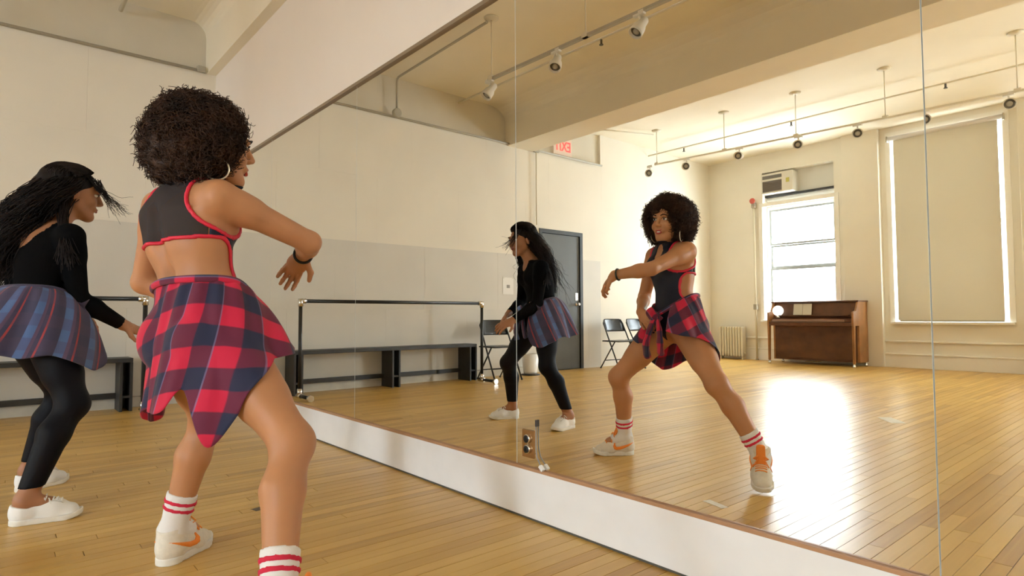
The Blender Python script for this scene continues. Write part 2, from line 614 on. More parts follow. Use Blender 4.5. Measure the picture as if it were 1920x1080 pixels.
# solid transom over the sashes
MB().box(x0, x1, YW - .25, YW - .17, 2.86, z1).build('transom_panel', mat('pale_transom', (0.66, 0.64, 0.58), 0.6), w1)
MB().box(x0 - .02, x1, YW - .17, YW - .10, 3.045, 3.08).build('transom_bar', mat('dark_bar', (0.03, 0.03, 0.03), 0.5), w1)
for k in (1, 2, 3):
    x0, x1, z0, z1 = WINS[k]
    sash_window(k + 1, x0, x1, z0, z1, [z0 + (z1 - z0) * 0.5], ['', 'tall window behind a drawn roller blind', 'tall window behind an added drawn blind', 'tall bare window near the right wall'][k])

# ---- door in the end wall
dr = structure(empty('door_1', (0, 0, 0)), 'charcoal grey door in a black steel frame')
D0, D1, DZ = -5.50, -4.55, 2.165
MB().box(-0.05, 0.012, D0, D0 + .06, 0, DZ).build('door_frame', DOOR_FRAME, dr)
MB().box(-0.05, 0.012, D1 - .06, D1, 0, DZ).build('door_frame', DOOR_FRAME, dr)
MB().box(-0.05, 0.012, D0 + .06, D1 - .06, DZ - .06, DZ).build('door_frame', DOOR_FRAME, dr)
MB().box(-0.045, -0.012, D0 + .064, D1 - .064, 0.01, DZ - .064, 0.002).build('door_leaf', DOOR_GREY, dr)
_hd = MB().lathe([(0.026, 0), (0.026, .008), (0.010, .010), (0.010, .04), (0.024, .045), (0.027, .06), (0.018, .072)], (-0.012, D0 + .13, 1.02), 14, (1, 0, 0)).build('door_knob', CHROME, dr)
MB().box(-0.012, -0.006, D0 + .10, D0 + .16, 1.08, 1.2).build('lock_plate', CHROME, dr)
# ================================================================ fittings and furniture
# ---- black cubby bench along the end wall
BX0, BX1, BY0, BY1, BZ = 0.03, 0.29, -3.15, -0.73, 0.475
bench = empty('bench', (0.16, -1.94, 0), 0, 'long black painted cubby bench against the end wall under the barre', 'bench')


def rel(o, x, y, z=0.0):
    """build coordinates are in room space: shift them under the thing"""
    o.location = (-x, -y, -z)
    return o


def put(mb, name, m_, parent, bevel=0.0):
    o = mb.build(name, m_, parent, bevel)
    o.matrix_parent_inverse = Matrix.Translation(-Vector(parent.location)) if parent.rotation_euler.z == 0 else parent.matrix_basis.inverted()
    return o


put(MB().box(BX0, BX1, BY0, BY1, BZ - .04, BZ), 'bench_top', BLACK_WOOD, bench, .004)
put(MB().box(BX0 + .02, BX0 + .05, BY0 + .03, BY1 - .03, 0.10, 0.15), 'rear_rail', BLACK_WOOD, bench)
for ya, yb in ((BY1 - .10, BY1), (-2.01, -1.90), (BY0, BY0 + .115)):
    th = 0.022
    put(MB().box(BX0, BX1, yb - th, yb, 0, BZ - .04), 'side_panel', BLACK_WOOD, bench)
    put(MB().box(BX0, BX1, ya, ya + th, 0, BZ - .04), 'side_panel', BLACK_WOOD, bench)
    put(MB().box(BX0, BX0 + .012, ya + th, yb - th, 0, BZ - .04), 'back_panel', BLACK_WOOD, bench)
    put(MB().box(BX0 + .012, BX1 - .01, ya + th, yb - th, 0.12, 0.14), 'shelf', BLACK_WOOD, bench)

# ---- freestanding barre
AX, AY0, AY1, AZ = 0.55, -3.03, -0.69, 1.0
barre = empty('ballet_barre', (AX, (AY0 + AY1) / 2, 0), 0, 'freestanding black pipe barre with silver corner fittings in front of the bench', 'barre')
put(MB().tube([(AX, AY0, AZ), (AX, AY1, AZ)], 0.019, 12), 'rail', BLACK_METAL, barre)
for y in (AY0, AY1):
    put(MB().tube([(AX, y, 0.06), (AX, y, AZ)], 0.019, 12), 'post', BLACK_METAL, barre)
    put(MB().tube([(AX - .05, y, 0.035), (AX + .28, y, 0.035)], 0.019, 12), 'foot', BLACK_METAL, barre)
    sg = 1 if y == AY0 else -1
    e1 = MB().tube([(AX, y, AZ - .055), (AX, y, AZ + .024)], 0.026, 12)
    e1.tube([(AX, y, AZ), (AX, y + sg * .055, AZ)], 0.026, 12)
    put(e1, 'corner_fitting', CHROME, barre)
    e2 = MB().tube([(AX, y, 0.03), (AX, y, 0.11)], 0.026, 12)
    e2.tube([(AX - .05, y, 0.035), (AX + .05, y, 0.035)], 0.026, 12)
    put(e2, 'tee_fitting', CHROME, barre)
    for s in (1,):
        put(MB().tube([(AX + s * .25, y, 0.033), (AX + s * .29, y, 0.033)], 0.033, 12), 'end_cap', CHROME, barre)

# ---- folding chairs
def folding_chair(loc, rz, label, group, folded=False):
    t = empty('folding_chair', loc, rz, label, 'chair', group)
    # faces +y locally, width along x
    w = 0.215
    for s in (-1, 1):
        MB().tube([(s * w, 0.22, 0.012), (s * w, 0.02, 0.42), (s * w * .97, -0.13, 0.72), (s * w * .80, -0.145, 0.775)], 0.011, 8).build('front_leg', BLACK_METAL, t)
        MB().tube([(s * (w - .03), -0.22, 0.012), (s * (w - .03), 0.10, 0.43)], 0.010, 8).build('rear_leg', BLACK_METAL, t)
        MB().lathe([(0.014, 0), (0.014, .02)], (s * w, 0.222, 0.0), 8).build('rubber_foot', BLACK_METAL, t)
        MB().lathe([(0.013, 0), (0.013, .02)], (s * (w - .03), -0.222, 0.0), 8).build('rubber_foot', BLACK_METAL, t)
    b = MB()
    n = 9
    V = []
    for j, z in enumerate((0.585, 0.62, 0.70, 0.765, 0.785)):
        ww_ = (w - .012) * (1 if j < 3 else (0.94 if j == 3 else 0.80))
        for i in range(n):
            u = -1 + 2 * i / (n - 1)
            y = -0.075 - (z - 0.585) * 0.42 - 0.03 * (1 - u * u)
            V.append((u * ww_, y, z))
    Fq = [(j * n + i, j * n + i + 1, (j + 1) * n + i + 1, (j + 1) * n + i) for j in range(4) for i in range(n - 1)]
    o = link_mesh('backrest', mesh_of(V, Fq), BLACK_METAL, t, True)
    md = o.modifiers.new('thick', 'SOLIDIFY')
    md.thickness = 0.006
    MB().box(-w + .012, w - .012, -0.17, 0.20, 0.425, 0.445, 0.008).build('seat', BLACK_METAL, t)
    MB().tube([(-w, 0.15, 0.155), (w, 0.15, 0.155)], 0.007, 8).build('stretcher', BLACK_METAL, t)
    MB().tube([(-w + .03, -0.13, 0.13), (w - .03, -0.13, 0.13)], 0.007, 8).build('stretcher', BLACK_METAL, t)
    return t


folding_chair((0.42, -3.41, 0), -math.pi / 2 + .06, 'black metal folding chair at the end of the bench', 'folding chairs along the end wall')
folding_chair((0.42, -5.88, 0), -math.pi / 2 + .1, 'black metal folding chair just past the charcoal door', 'folding chairs along the end wall')
folding_chair((0.46, -6.38, 0), -math.pi / 2 - .08, 'black metal folding chair farther from the charcoal door, nearer the piano', 'folding chairs along the end wall')

# ---- waste bin by the door
t = empty('waste_bin', (0.24, -4.14, 0), 0, 'small white waste bin with a dark base beside the door', 'bin')
MB().lathe([(0.095, .02), (0.10, .05), (0.125, .30), (0.118, .30), (0.09, .06)], (0, 0, 0), 20).build('bin_body', WHITE, t)
MB().lathe([(0.14, 0), (0.14, .012), (0.10, .022)], (0, 0, 0), 20).build('bin_base', BLACK_METAL, t)

# ---- paper notice
t = empty('paper_notice', (0.008, -3.93, 1.13), 0, 'small white paper notice taped to the wall left of the door', 'paper')
MB().box(0, 0.001, -0.10, 0.10, 0.02, 0.26).build('sheet', mat('white_paper', (0.82, 0.80, 0.76), 0.7), t)
MB().box(0.001, 0.0013, -0.03, 0.03, 0.11, 0.155).build('printed_block', mat('grey_ink', (0.35, 0.33, 0.30), 0.8), t)
for s in (-1, 1):
    MB().box(0.001, 0.0015, s * .085 - .012, s * .085 + .012, 0.245, 0.268).build('tape', mat('clear_tape', (0.7, 0.66, 0.55), 0.3), t)

# ---- exit sign on the end wall, reading EXIT from the room
ex = empty('exit_sign', (-0.02, -5.06, 3.36), 0, 'white exit sign with red letters high on the end wall by the beam', 'sign')
MB().box(-0.02, 0.035, -0.205, 0.205, 0.0, 0.27, 0.006).build('sign_box', mat('sign_white', (0.80, 0.66, 0.56), 0.5), ex)
cu = bpy.data.curves.new('exit_text', 'FONT')
cu.body = 'EXIT'
cu.size = 0.22
cu.align_x = 'CENTER'
cu.align_y = 'CENTER'
cu.extrude = 0.0015
cu.offset = 0.004
tmp = bpy.data.objects.new('exit_text', cu)
COL.objects.link(tmp)
dg = bpy.context.evaluated_depsgraph_get()
tme = bpy.data.meshes.new_from_object(tmp.evaluated_get(dg))
bpy.data.objects.remove(tmp, do_unlink=True)
lt = link_mesh('lettering', tme, mat('exit_red', (0.78, 0.05, 0.045), 0.4, emit=0.9), ex)
lt.rotation_euler = (math.pi / 2, 0, math.pi / 2)
lt.location = (0.0365, 0, 0.135)
lt.scale = (0.80, 1, 1)

# ---- conduit along the ledge, drops, junction boxes
cd = empty('conduit', (0, -3.0, ZB), 0, 'thin grey conduit running along the ledge high on the end wall', 'conduit')
put(MB().tube([(0.034, -0.13, ZB + .004), (0.034, LEDGE_END, ZB + .004)], 0.016, 8), 'pipe', GREY_PIPE, cd)
put(MB().tube([(0.034, -4.47, ZB), (0.034, -4.47, 2.2)], 0.010, 8), 'drop_pipe', CREAM_PIPE, cd)
put(MB().box(0.017, 0.055, -4.52, -4.42, ZB - .03, ZB + .045, .006), 'junction_box', GREY_PIPE, cd)
put(MB().box(0.017, 0.06, -0.20, -0.12, ZB - .01, ZB + .05, .008), 'corner_box', GREY_PIPE, cd)
fd = empty('feed_pipe', (0.03, -2.06, ZB), 0, 'grey feed pipe rising from a round box to a ceiling canopy', 'conduit')
put(MB().lathe([(0.05, -.03), (0.058, -.02), (0.058, .02), (0.05, .03)], (0.085, -2.06, ZB + .04), 16, (1, 0, 0)), 'round_box', GREY_PIPE, fd)
put(MB().tube([(0.085, -2.06, ZB + .04), (0.085, -2.06, 3.76), (0.095, -2.058, 3.795), (0.13, -2.055, 3.81), (1.95, -2.02, 3.81)], 0.014, 8), 'pipe', GREY_PIPE, fd)
sp = empty('sprinkler_pipe', (0, -3.05, 3.74), 0, 'thin cream sprinkler pipe under the near ceiling bay', 'pipe')
put(MB().tube([(0.02, -3.05, 3.74), (8.5, -3.12, 3.74)], 0.013, 8), 'pipe', CREAM_PIPE, sp)
put(MB().tube([(0.02, -0.86, 3.74), (8.5, -0.86, 3.74)], 0.02, 8), 'pipe', CREAM_PIPE, sp)
for x in (2.55, 5.4):
    put(MB().lathe([(0.012, 0), (0.012, .05), (0.022, .052), (0.022, .06)], (x, -3.07, 3.73), 10, (0, 0, -1)), 'sprinkler_head', LAMP_DARK, sp)
sp2 = empty('sprinkler_pipe', (0, -6.15, 3.76), 0, 'thin cream sprinkler pipe under the ceiling bay by the windows', 'pipe')
put(MB().tube([(0.02, -7.25, 3.72), (9.5, -7.3, 3.72)], 0.013, 8), 'pipe', CREAM_PIPE, sp2)
put(MB().tube([(0.25, -5.2, 3.78), (0.7, -6.48, 3.80)], 0.012, 8), 'pipe', CREAM_PIPE, sp2)
for x in (0.75, 2.6, 4.6):
    put(MB().lathe([(0.012, 0), (0.012, .05), (0.022, .052), (0.022, .06)], (x, -7.27, 3.71), 10, (0, 0, -1)), 'sprinkler_head', LAMP_DARK, sp2)

# ---- track lights
def lamp_head(parent, track_pt, aim, big):
    """can lamp on a short stem; aim is a unit vector"""
    a = np.array(aim, float)
    a /= np.linalg.norm(a)
    p = np.array(track_pt, float)
    r = 0.058 if big else 0.062
    c = p + np.array([0, 0, -0.12])
    body = MB().lathe([(r * .45, -.10), (r * .62, -.085), (r * .66, -.03), (r * .9, .0), (r, .055), (r, .075), (r * .86, .075), (r * .8, .05)], c, 18, a)
    o = put(body, 'lamp_head', LAMP_WHITE, parent)
    q = put(MB().lathe([(r * .84, .048), (r * .80, .052)], c, 18, a), 'lamp_baffle', LAMP_DARK, parent)
    l = put(MB().lathe([(r * .48, .053), (r * .44, .060), (r * .2, .063)], c, 16, a), 'lamp_lens', LAMP_GLASS, parent)
    for k in (q, l):
        mpi = k.matrix_parent_inverse.copy()
        k.parent = o
        k.matrix_parent_inverse = Matrix.Identity(4)
    put(MB().tube([p, p + np.array([0, 0, -.045]), c - a * 0.05], 0.010, 8), 'lamp_stem', LAMP_WHITE, parent)
    put(MB().box(p[0] - .05, p[0] + .05, p[1] - .018, p[1] + .018, p[2] - .03, p[2] + .005), 'lamp_adapter', LAMP_WHITE, parent)


def track(a, b, rods, heads, aim, big, label):
    a, b = np.array(a, float), np.array(b, float)
    t = empty('track_light', tuple((a + b) / 2), 0, label, 'track light')
    d = (b - a) / np.linalg.norm(b - a)
    s = np.array([-d[1], d[0], 0])
    put(MB().obox((a + b) / 2, d, s, np.cross(d, s), np.linalg.norm(b - a) / 2, .018, .012), 'track_rail', CREAM_PIPE if not big else GREY_PIPE, t)
    for x in rods:
        k = (x - a[0]) / (b[0] - a[0])
        p = a + (b - a) * k
        put(MB().tube([p, (p[0], p[1], ZC)], 0.006, 8), 'hanging_rod', CREAM_PIPE, t)
        put(MB().lathe([(0.075, 0), (0.07, .015), (0.02, .028)], (p[0], p[1], ZC), 18, (0, 0, -1)), 'ceiling_canopy', CREAM_PIPE, t)
        put(MB().box(p[0] - .03, p[0] + .03, p[1] - .022, p[1] + .022, p[2] - .012, p[2] + .03), 'rod_clip', CREAM_PIPE, t)
    for i, x in enumerate(heads):
        k = (x - a[0]) / (b[0] - a[0])
        lamp_head(t, a + (b - a) * k, aim[i % len(aim)], big)
    return t


def head_x(px, py, y, z):
    """x on a track where a lamp shows in the mirror"""
    return float(hit(px, py, 1, y, True)[0])


track((1.93, -2.06, 3.23), (7.4, -2.2, 3.23), [1.97, 3.22, 5.0, 7.0], [head_x(918, 170, -2.06, 0), head_x(1045, 105, -2.1, 0), head_x(1205, 40, -2.15, 0), 5.3, 6.4],
      [(-.15, .62, -.85), (.25, .5, -.85)], True, 'near ceiling track with white can lamps by the mirror wall')
hx = [head_x(x, y, -6.52, 0) for x, y in ((1222, 332), (1290, 322), (1387, 295), (1497, 283), (1607, 257), (1745, 227), (1903, 193))]
track((0.72, -6.48, 3.30), (7.5, -6.62, 3.18), [0.76, 1.95, 3.0, 4.08, 5.4, 6.8], hx + [6.4, 7.2],
      [(.25, .93, -.22), (.3, .9, -.25), (.2, .95, -.15)], False, 'far ceiling track with round lamps facing the mirrors by the windows')
put_lc = empty('wall_conduit', (0.98, YW, 0.9), 0, 'grey riser pipe with a red valve beside the bright window', 'pipe')
put(MB().tube([(0.97, YW + .05, 0.02), (0.97, YW + .05, 2.96)], 0.018, 8), 'riser', CREAM_PIPE, put_lc)
put(MB().lathe([(0.05, -.015), (0.055, 0), (0.05, .015)], (0.97, YW + .10, 2.99), 14, (0, 1, 0)), 'valve_wheel', mat('valve_red', (0.55, 0.10, 0.07), 0.5), put_lc)
put(MB().box(0.935, 1.005, YW + .01, YW + .085, 2.86, 2.96, .006), 'valve_body', GREY_PIPE, put_lc)
put(MB().box(0.935, 1.005, YW + .01, YW + .085, 0.94, 1.04, .006), 'pipe_box', GREY_PIPE, put_lc)
put(MB().box(0.945, 0.995, YW - .002, YW + .06, 0.0, 0.02), 'floor_flange', GREY_PIPE, put_lc)

# ---- radiator in the corner beside the piano
ra = empty('radiator', (0.5, YW + .14, 0), 0, 'low cream cast iron radiator in the corner left of the piano', 'radiator')
for i in range(9):
    x = 0.28 + i * 0.056
    put(MB().box(x, x + .042, YW + .06, YW + .20, 0.05, 0.62, .018), 'fin', CREAM_PIPE, ra)
put(MB().tube([(0.27, YW + .13, 0.12), (0.80, YW + .13, 0.12)], 0.02, 8), 'bottom_pipe', CREAM_PIPE, ra)
for x in (0.30, 0.75):
    put(MB().box(x - .015, x + .015, YW + .08, YW + .18, 0.0, 0.06), 'foot', CREAM_PIPE, ra)

# ---- air conditioner in the transom
ac = empty('air_conditioner', (1.42, YW, 3.10), 0, 'boxy white air conditioner with dark grilles above the bright window', 'air conditioner')
put(MB().box(1.13, 1.72, YW - .18, YW + .06, 3.09, 3.46, .008), 'casing', mat('ac_white', (0.68, 0.64, 0.55), 0.5), ac)
put(MB().box(1.16, 1.52, YW + .05, YW + .066, 3.12, 3.32), 'grille', mat('ac_grille', (0.12, 0.10, 0.085), 0.6), ac)
put(MB().box(1.16, 1.52, YW + .05, YW + .066, 3.36, 3.42), 'vent_slot', LAMP_DARK, ac)
for i in range(8):
    z = 3.13 + i * .024
    put(MB().box(1.16, 1.52, YW + .064, YW + .072, z, z + .006), 'louvre', mat('ac_louvre', (0.22, 0.19, 0.16), 0.6), ac)
put(MB().box(1.60, 1.66, YW + .058, YW + .064, 3.25, 3.33), 'control_label', mat('ac_label', (0.55, 0.50, 0.12), 0.6), ac)

# ---- roller blind
BF = bpy.data.materials.new('beige_blind_cloth')
BF.use_nodes = True
_n = BF.node_tree
_b = _n.nodes['Principled BSDF']
_b.inputs['Base Color'].default_value = (0.62, 0.575, 0.48, 1)
_b.inputs['Roughness'].default_value = 0.8
_t = _n.nodes.new('ShaderNodeBsdfTranslucent')
_t.inputs['Color'].default_value = (0.6, 0.55, 0.45, 1)
_mx = _n.nodes.new('ShaderNodeMixShader')
_mx.inputs['Fac'].default_value = 0.12
_n.links.new(_b.outputs[0], _mx.inputs[1])
_n.links.new(_t.outputs[0], _mx.inputs[2])
_n.links.new(_mx.outputs[0], _n.nodes['Material Output'].inputs['Surface'])
def roller_blind(k, label):
    x0, x1, z0, z1 = WINS[k]
    bl = empty('roller_blind', ((x0 + x1) / 2, YW + .05, z0), 0, label, 'blind', 'roller blinds')
    put(MB().box(x0 + .05, x1 - .05, YW + .038, YW + .040, z0 + .03, z1 - .05), 'blind_cloth', BF, bl)
    put(MB().tube([(x0 - .02, YW + .055, z1 - .04), (x1 + .02, YW + .055, z1 - .04)], 0.035, 14), 'roller', mat('blind_roller', (0.70, 0.68, 0.68), 0.4), bl)
    put(MB().box(x0 + .075, x1 - .055, YW + .03, YW + .048, z0 + .005, z0 + .03), 'hem_bar', mat('blind_hem', (0.45, 0.42, 0.34), 0.5), bl)
    for x in (x0 - .035, x1 + .02):
        put(MB().box(x, x + .015, YW + .0, YW + .095, z1 - .09, z1 + .0), 'bracket', GREY_PIPE, bl)


roller_blind(1, 'drawn beige roller blind on the tall window nearest the piano')
roller_blind(2, 'unseen beige roller blind added to dim the tall window farther from the piano')  # out of view, added to hold back daylight from this side

# ---- upright piano
PW = mat('dark_walnut', (0.115, 0.042, 0.015), 0.35, noise=0.25, nscale=7)
PWL = mat('light_walnut', (0.32, 0.145, 0.045), 0.35, noise=0.2, nscale=7)
px0, px1, pyb, pyf = 1.50, 2.90, YW + .10, YW + .68
pn = empty('upright_piano', ((px0 + px1) / 2, (pyb + pyf) / 2, 0), 0, 'walnut upright piano standing under the bright window', 'piano')
yc = pyb + .36         # front of the tall case
put(MB().box(px0 + .03, px1 - .03, pyb, yc - .02, 0.07, 1.04), 'case', PW, pn, .004)
for x in (px0, px1 - .03):
    m_ = PWL
    put(MB().prism([(pyb - .005, .07), (yc, .07), (yc, .66), (pyf, .66), (pyf, .88), (yc + .10, .90), (yc + .02, 1.045), (pyb - .005, 1.045)], 0, x, x + .03), 'side_panel', m_, pn, .003)
    put(MB().prism([(pyf - .05, .06), (pyf - .01, .06), (pyf - .003, .66), (pyf - .075, .66)], 0, x, x + .03), 'leg', m_, pn, .002)
    put(MB().lathe([(0.02, 0), (0.026, .02), (0.012, .05), (0.012, .065)], (x + .015, pyf - .03, 0), 12), 'caster', CHROME, pn)
    put(MB().lathe([(0.02, 0), (0.026, .02), (0.012, .05), (0.012, .075)], (x + .015, pyb + .06, 0), 12), 'caster', CHROME, pn)
put(MB().box(px0 - .012, px1 + .012, pyb - .01, yc + .04, 1.045, 1.068), 'lid', PW, pn, .004)
put(MB().box(px0 + .03, px1 - .03, yc - .03, yc - .008, 0.10, 0.655), 'lower_panel', PW, pn, .003)
put(MB().prism([(yc + .02, .80), (yc + .045, .80), (yc + .0, 1.04), (yc - .025, 1.04)], 0, px0 + .03, px1 - .03), 'upper_panel', PW, pn)
put(MB().box(px0 + .03, px1 - .03, yc - .02, pyf - .005, 0.655, 0.715), 'keybed', PW, pn, .003)
put(MB().prism([(yc + .02, .80), (pyf - .09, .765), (pyf - .03, .735), (pyf - .03, .72), (yc + .02, .72)], 0, px0 + .05, px1 - .05), 'fallboard', PW, pn)
put(MB().box(px0 + .08, px1 - .14, pyf - .029, pyf - .018, 0.722, 0.762), 'key_slip', mat('sheen_walnut', (0.26, 0.16, 0.115), 0.3), pn, .003)  # lighter brown paints the reflection along the closed fallboard edge
put(MB().box(px0 + .12, px1 - .12, yc + .045, yc + .085, 0.815, 0.832), 'music_ledge', PW, pn)
for i, x in enumerate((2.12, 2.20, 2.28)):
    put(MB().box(x - .025, x + .025, yc, yc + .12, 0.055, 0.065), 'pedal', mat('brass', (0.5, 0.36, 0.14), 0.3, metal=1), pn)
ms = empty('sheet_music', (2.02, yc + .05, 0.834), 0, 'open pale sheet music on the piano music desk', 'sheet music')
put(MB().obox((1.96, yc + .046, .93), (1, 0, 0), (0, .98, .19), (0, -.19, .98), .075, .0015, .095), 'page', mat('old_paper', (0.60, 0.55, 0.45), 0.8), ms)
put(MB().obox((2.115, yc + .047, .93), (1, 0.03, 0), (0, .98, .19), (0, -.19, .98), .075, .0015, .095), 'page', mat('old_paper', (0.60, 0.55, 0.45), 0.8), ms)
# white ball resting on the left end of the key lid
bo = MB().lathe([(0.004, -.09)] + [(0.09 * math.cos(a), 0.09 * math.sin(a)) for a in np.linspace(-1.45, 1.45, 15)] + [(0.004, .09)], (1.62, pyf - .16, 0.91), 24)
ball = empty('white_ball', (1.62, pyf - .16, 0.79), 0, 'round white ball on the left end of the piano', 'lamp')
put(bo, 'globe', mat('ball_white', (0.9, 0.9, 0.88), 0.3, emit=0.55), ball)  # white ball with a faint emission
put(MB().lathe([(0.05, .788), (0.05, .80), (0.03, .815), (0.03, .83)], (1.62, pyf - .16, 0), 16), 'ball_base', CHROME, ball)

# ---- power outlet set in the mirror, clip and plug
ou = empty('power_outlet', (4.785, 0, 0.25), 0, 'brass double power outlet at the foot of the mirror', 'outlet')
BR = mat('brass_plate', (0.55, 0.36, 0.20), 0.2, metal=0.9)
put(MB().box(4.748, 4.822, -0.004, 0.004, 0.25, 0.365, .002), 'cover_plate', BR, ou)
for z in (0.285, 0.328):
    put(MB().lathe([(0.0185, 0), (0.0185, .009), (0.0155, .010)], (4.785, -.004, z), 18, (0, -1, 0)), 'socket_rim', CHROME, ou)
    put(MB().lathe([(0.0150, 0), (0.0150, .0125), (0.006, .0127)], (4.785, -.004, z), 16, (0, -1, 0)), 'socket_face', BLACK_METAL, ou)
put(MB().box(4.7815, 4.7885, -0.0052, -0.0038, 0.303, 0.310), 'screw', CHROME, ou)
cl = empty('cord_clip', (4.85, -.01, MZ0), 0, 'thin grey cord hanging down the mirror beside the outlet to a white plug', 'cord')
put(MB().tube([(4.838, -.006, 0.395), (4.838, -.007, 0.30), (4.846, -.010, 0.262), (4.872, -.013, 0.232)], 0.0028, 8), 'cord', mat('grey_cord', (0.28, 0.27, 0.26), 0.35), cl)
put(MB().box(4.834, 4.842, -.009, -.0005, 0.385, 0.412, .001), 'clip', mat('dark_clip', (0.08, 0.07, 0.07), 0.4), cl)
put(MB().obox((4.878, -.0135, 0.2245), (.75, 0, -.66), (0, 1, 0), (.66, 0, .75), .012, .0075, .006), 'plug', WHITE, cl)

# ---- tape and marks on the floor
def floor_mark(name, x, y, lx, ly, rz, m_, label, cat, grp):
    t = empty(name, (x, y, 0.0006), rz, label, cat, grp)
    n = 7
    pts = []
    r = np.random.default_rng(int(abs(x * 100)))
    for i in range(n):
        pts.append((-lx + 2 * lx * i / (n - 1), -ly + r.uniform(-.1, .1) * ly))
    for i in range(n):
        pts.append((lx - 2 * lx * i / (n - 1), ly + r.uniform(-.1, .1) * ly))
    o = MB().prism(pts, 2, 0, 0.0008).build('tape_strip', m_, t)
    MB().prism([(p[0] * .55 + lx * .2, p[1] * .9) for p in pts], 2, 0.0008, 0.0014).build('tape_overlap', m_, t)
    return t


TAPE = mat('pale_tape', (0.70, 0.64, 0.50), 0.5, noise=0.1, nscale=40)
g_ = 'floor tape marks'
floor_mark('floor_tape', 4.94, -3.74, 0.14, 0.055, 0.9, TAPE, 'pale strip of tape on the open floor, seen in the mirror', 'tape', g_)
floor_mark('floor_tape', 5.19, -0.75, 0.06, 0.02, 0.3, TAPE, 'small scuffed pale tape scrap close to the mirror base', 'tape', g_)
floor_mark('floor_tape', 3.915, -0.81, 0.022, 0.020, 0.2, mat('dark_tape', (0.13, 0.09, 0.06), 0.6), 'tiny dark tape square on the floor between the legs and the mirror', 'tape', g_)

# ---- what shows through the bright window
def outside_building(name, x0, x1, y0, y1, z1, m_, mw, label, cols, rows_):
    t = empty(name, ((x0 + x1) / 2, y1, -6), 0, label, 'building', 'buildings outside')
    put(MB().box(x0, x1, y0, y1, -6, z1), 'facade', m_, t)
    put(MB().box(x0 - .1, x1 + .1, y0, y1 + .15, z1, z1 + .35), 'cornice', m_, t)
    for i in range(cols):
        for k in range(rows_):
            xa = x0 + (x1 - x0) * (i + .28) / cols
            xb = x0 + (x1 - x0) * (i + .72) / cols
            za = -2 + 3.0 * k
            if za + 1.7 > z1:
                continue
            f = put(MB().box(xa - .08, xb + .08, y1 - .02, y1 + .06, za - .1, za + 1.7), 'window', mat('stone_trim', (0.6, 0.57, 0.52), 0.7), t)
            g = put(MB().box(xa, xb, y1 + .055, y1 + .065, za, za + 1.6), 'pane', mw, t)
            g.parent = f
            g.matrix_parent_inverse = Matrix.Identity(4)


PANE_M = mat('far_pane', (0.16, 0.18, 0.20), 0.1)
outside_building('grey_building', -14.0, -3.2, -34, -24, 2.6, mat('far_grey_brick', (0.20, 0.19, 0.18), 0.8, noise=.1, nscale=3), PANE_M, 'pale grey building seen low through the bright window', 4, 2)
outside_building('brick_building', -3.0, 4.0, -32, -23, 2.3, mat('far_pink_brick', (0.26, 0.11, 0.08), 0.8, noise=.1, nscale=3), PANE_M, 'pink brick building seen low through the bright window', 3, 2)
# ================================================================ people: distance fields meshed into one continuous skin
V3 = lambda *a: np.array(a, dtype=np.float64)


def unit(v):
    v = np.array(v, float)
    return v / np.linalg.norm(v)


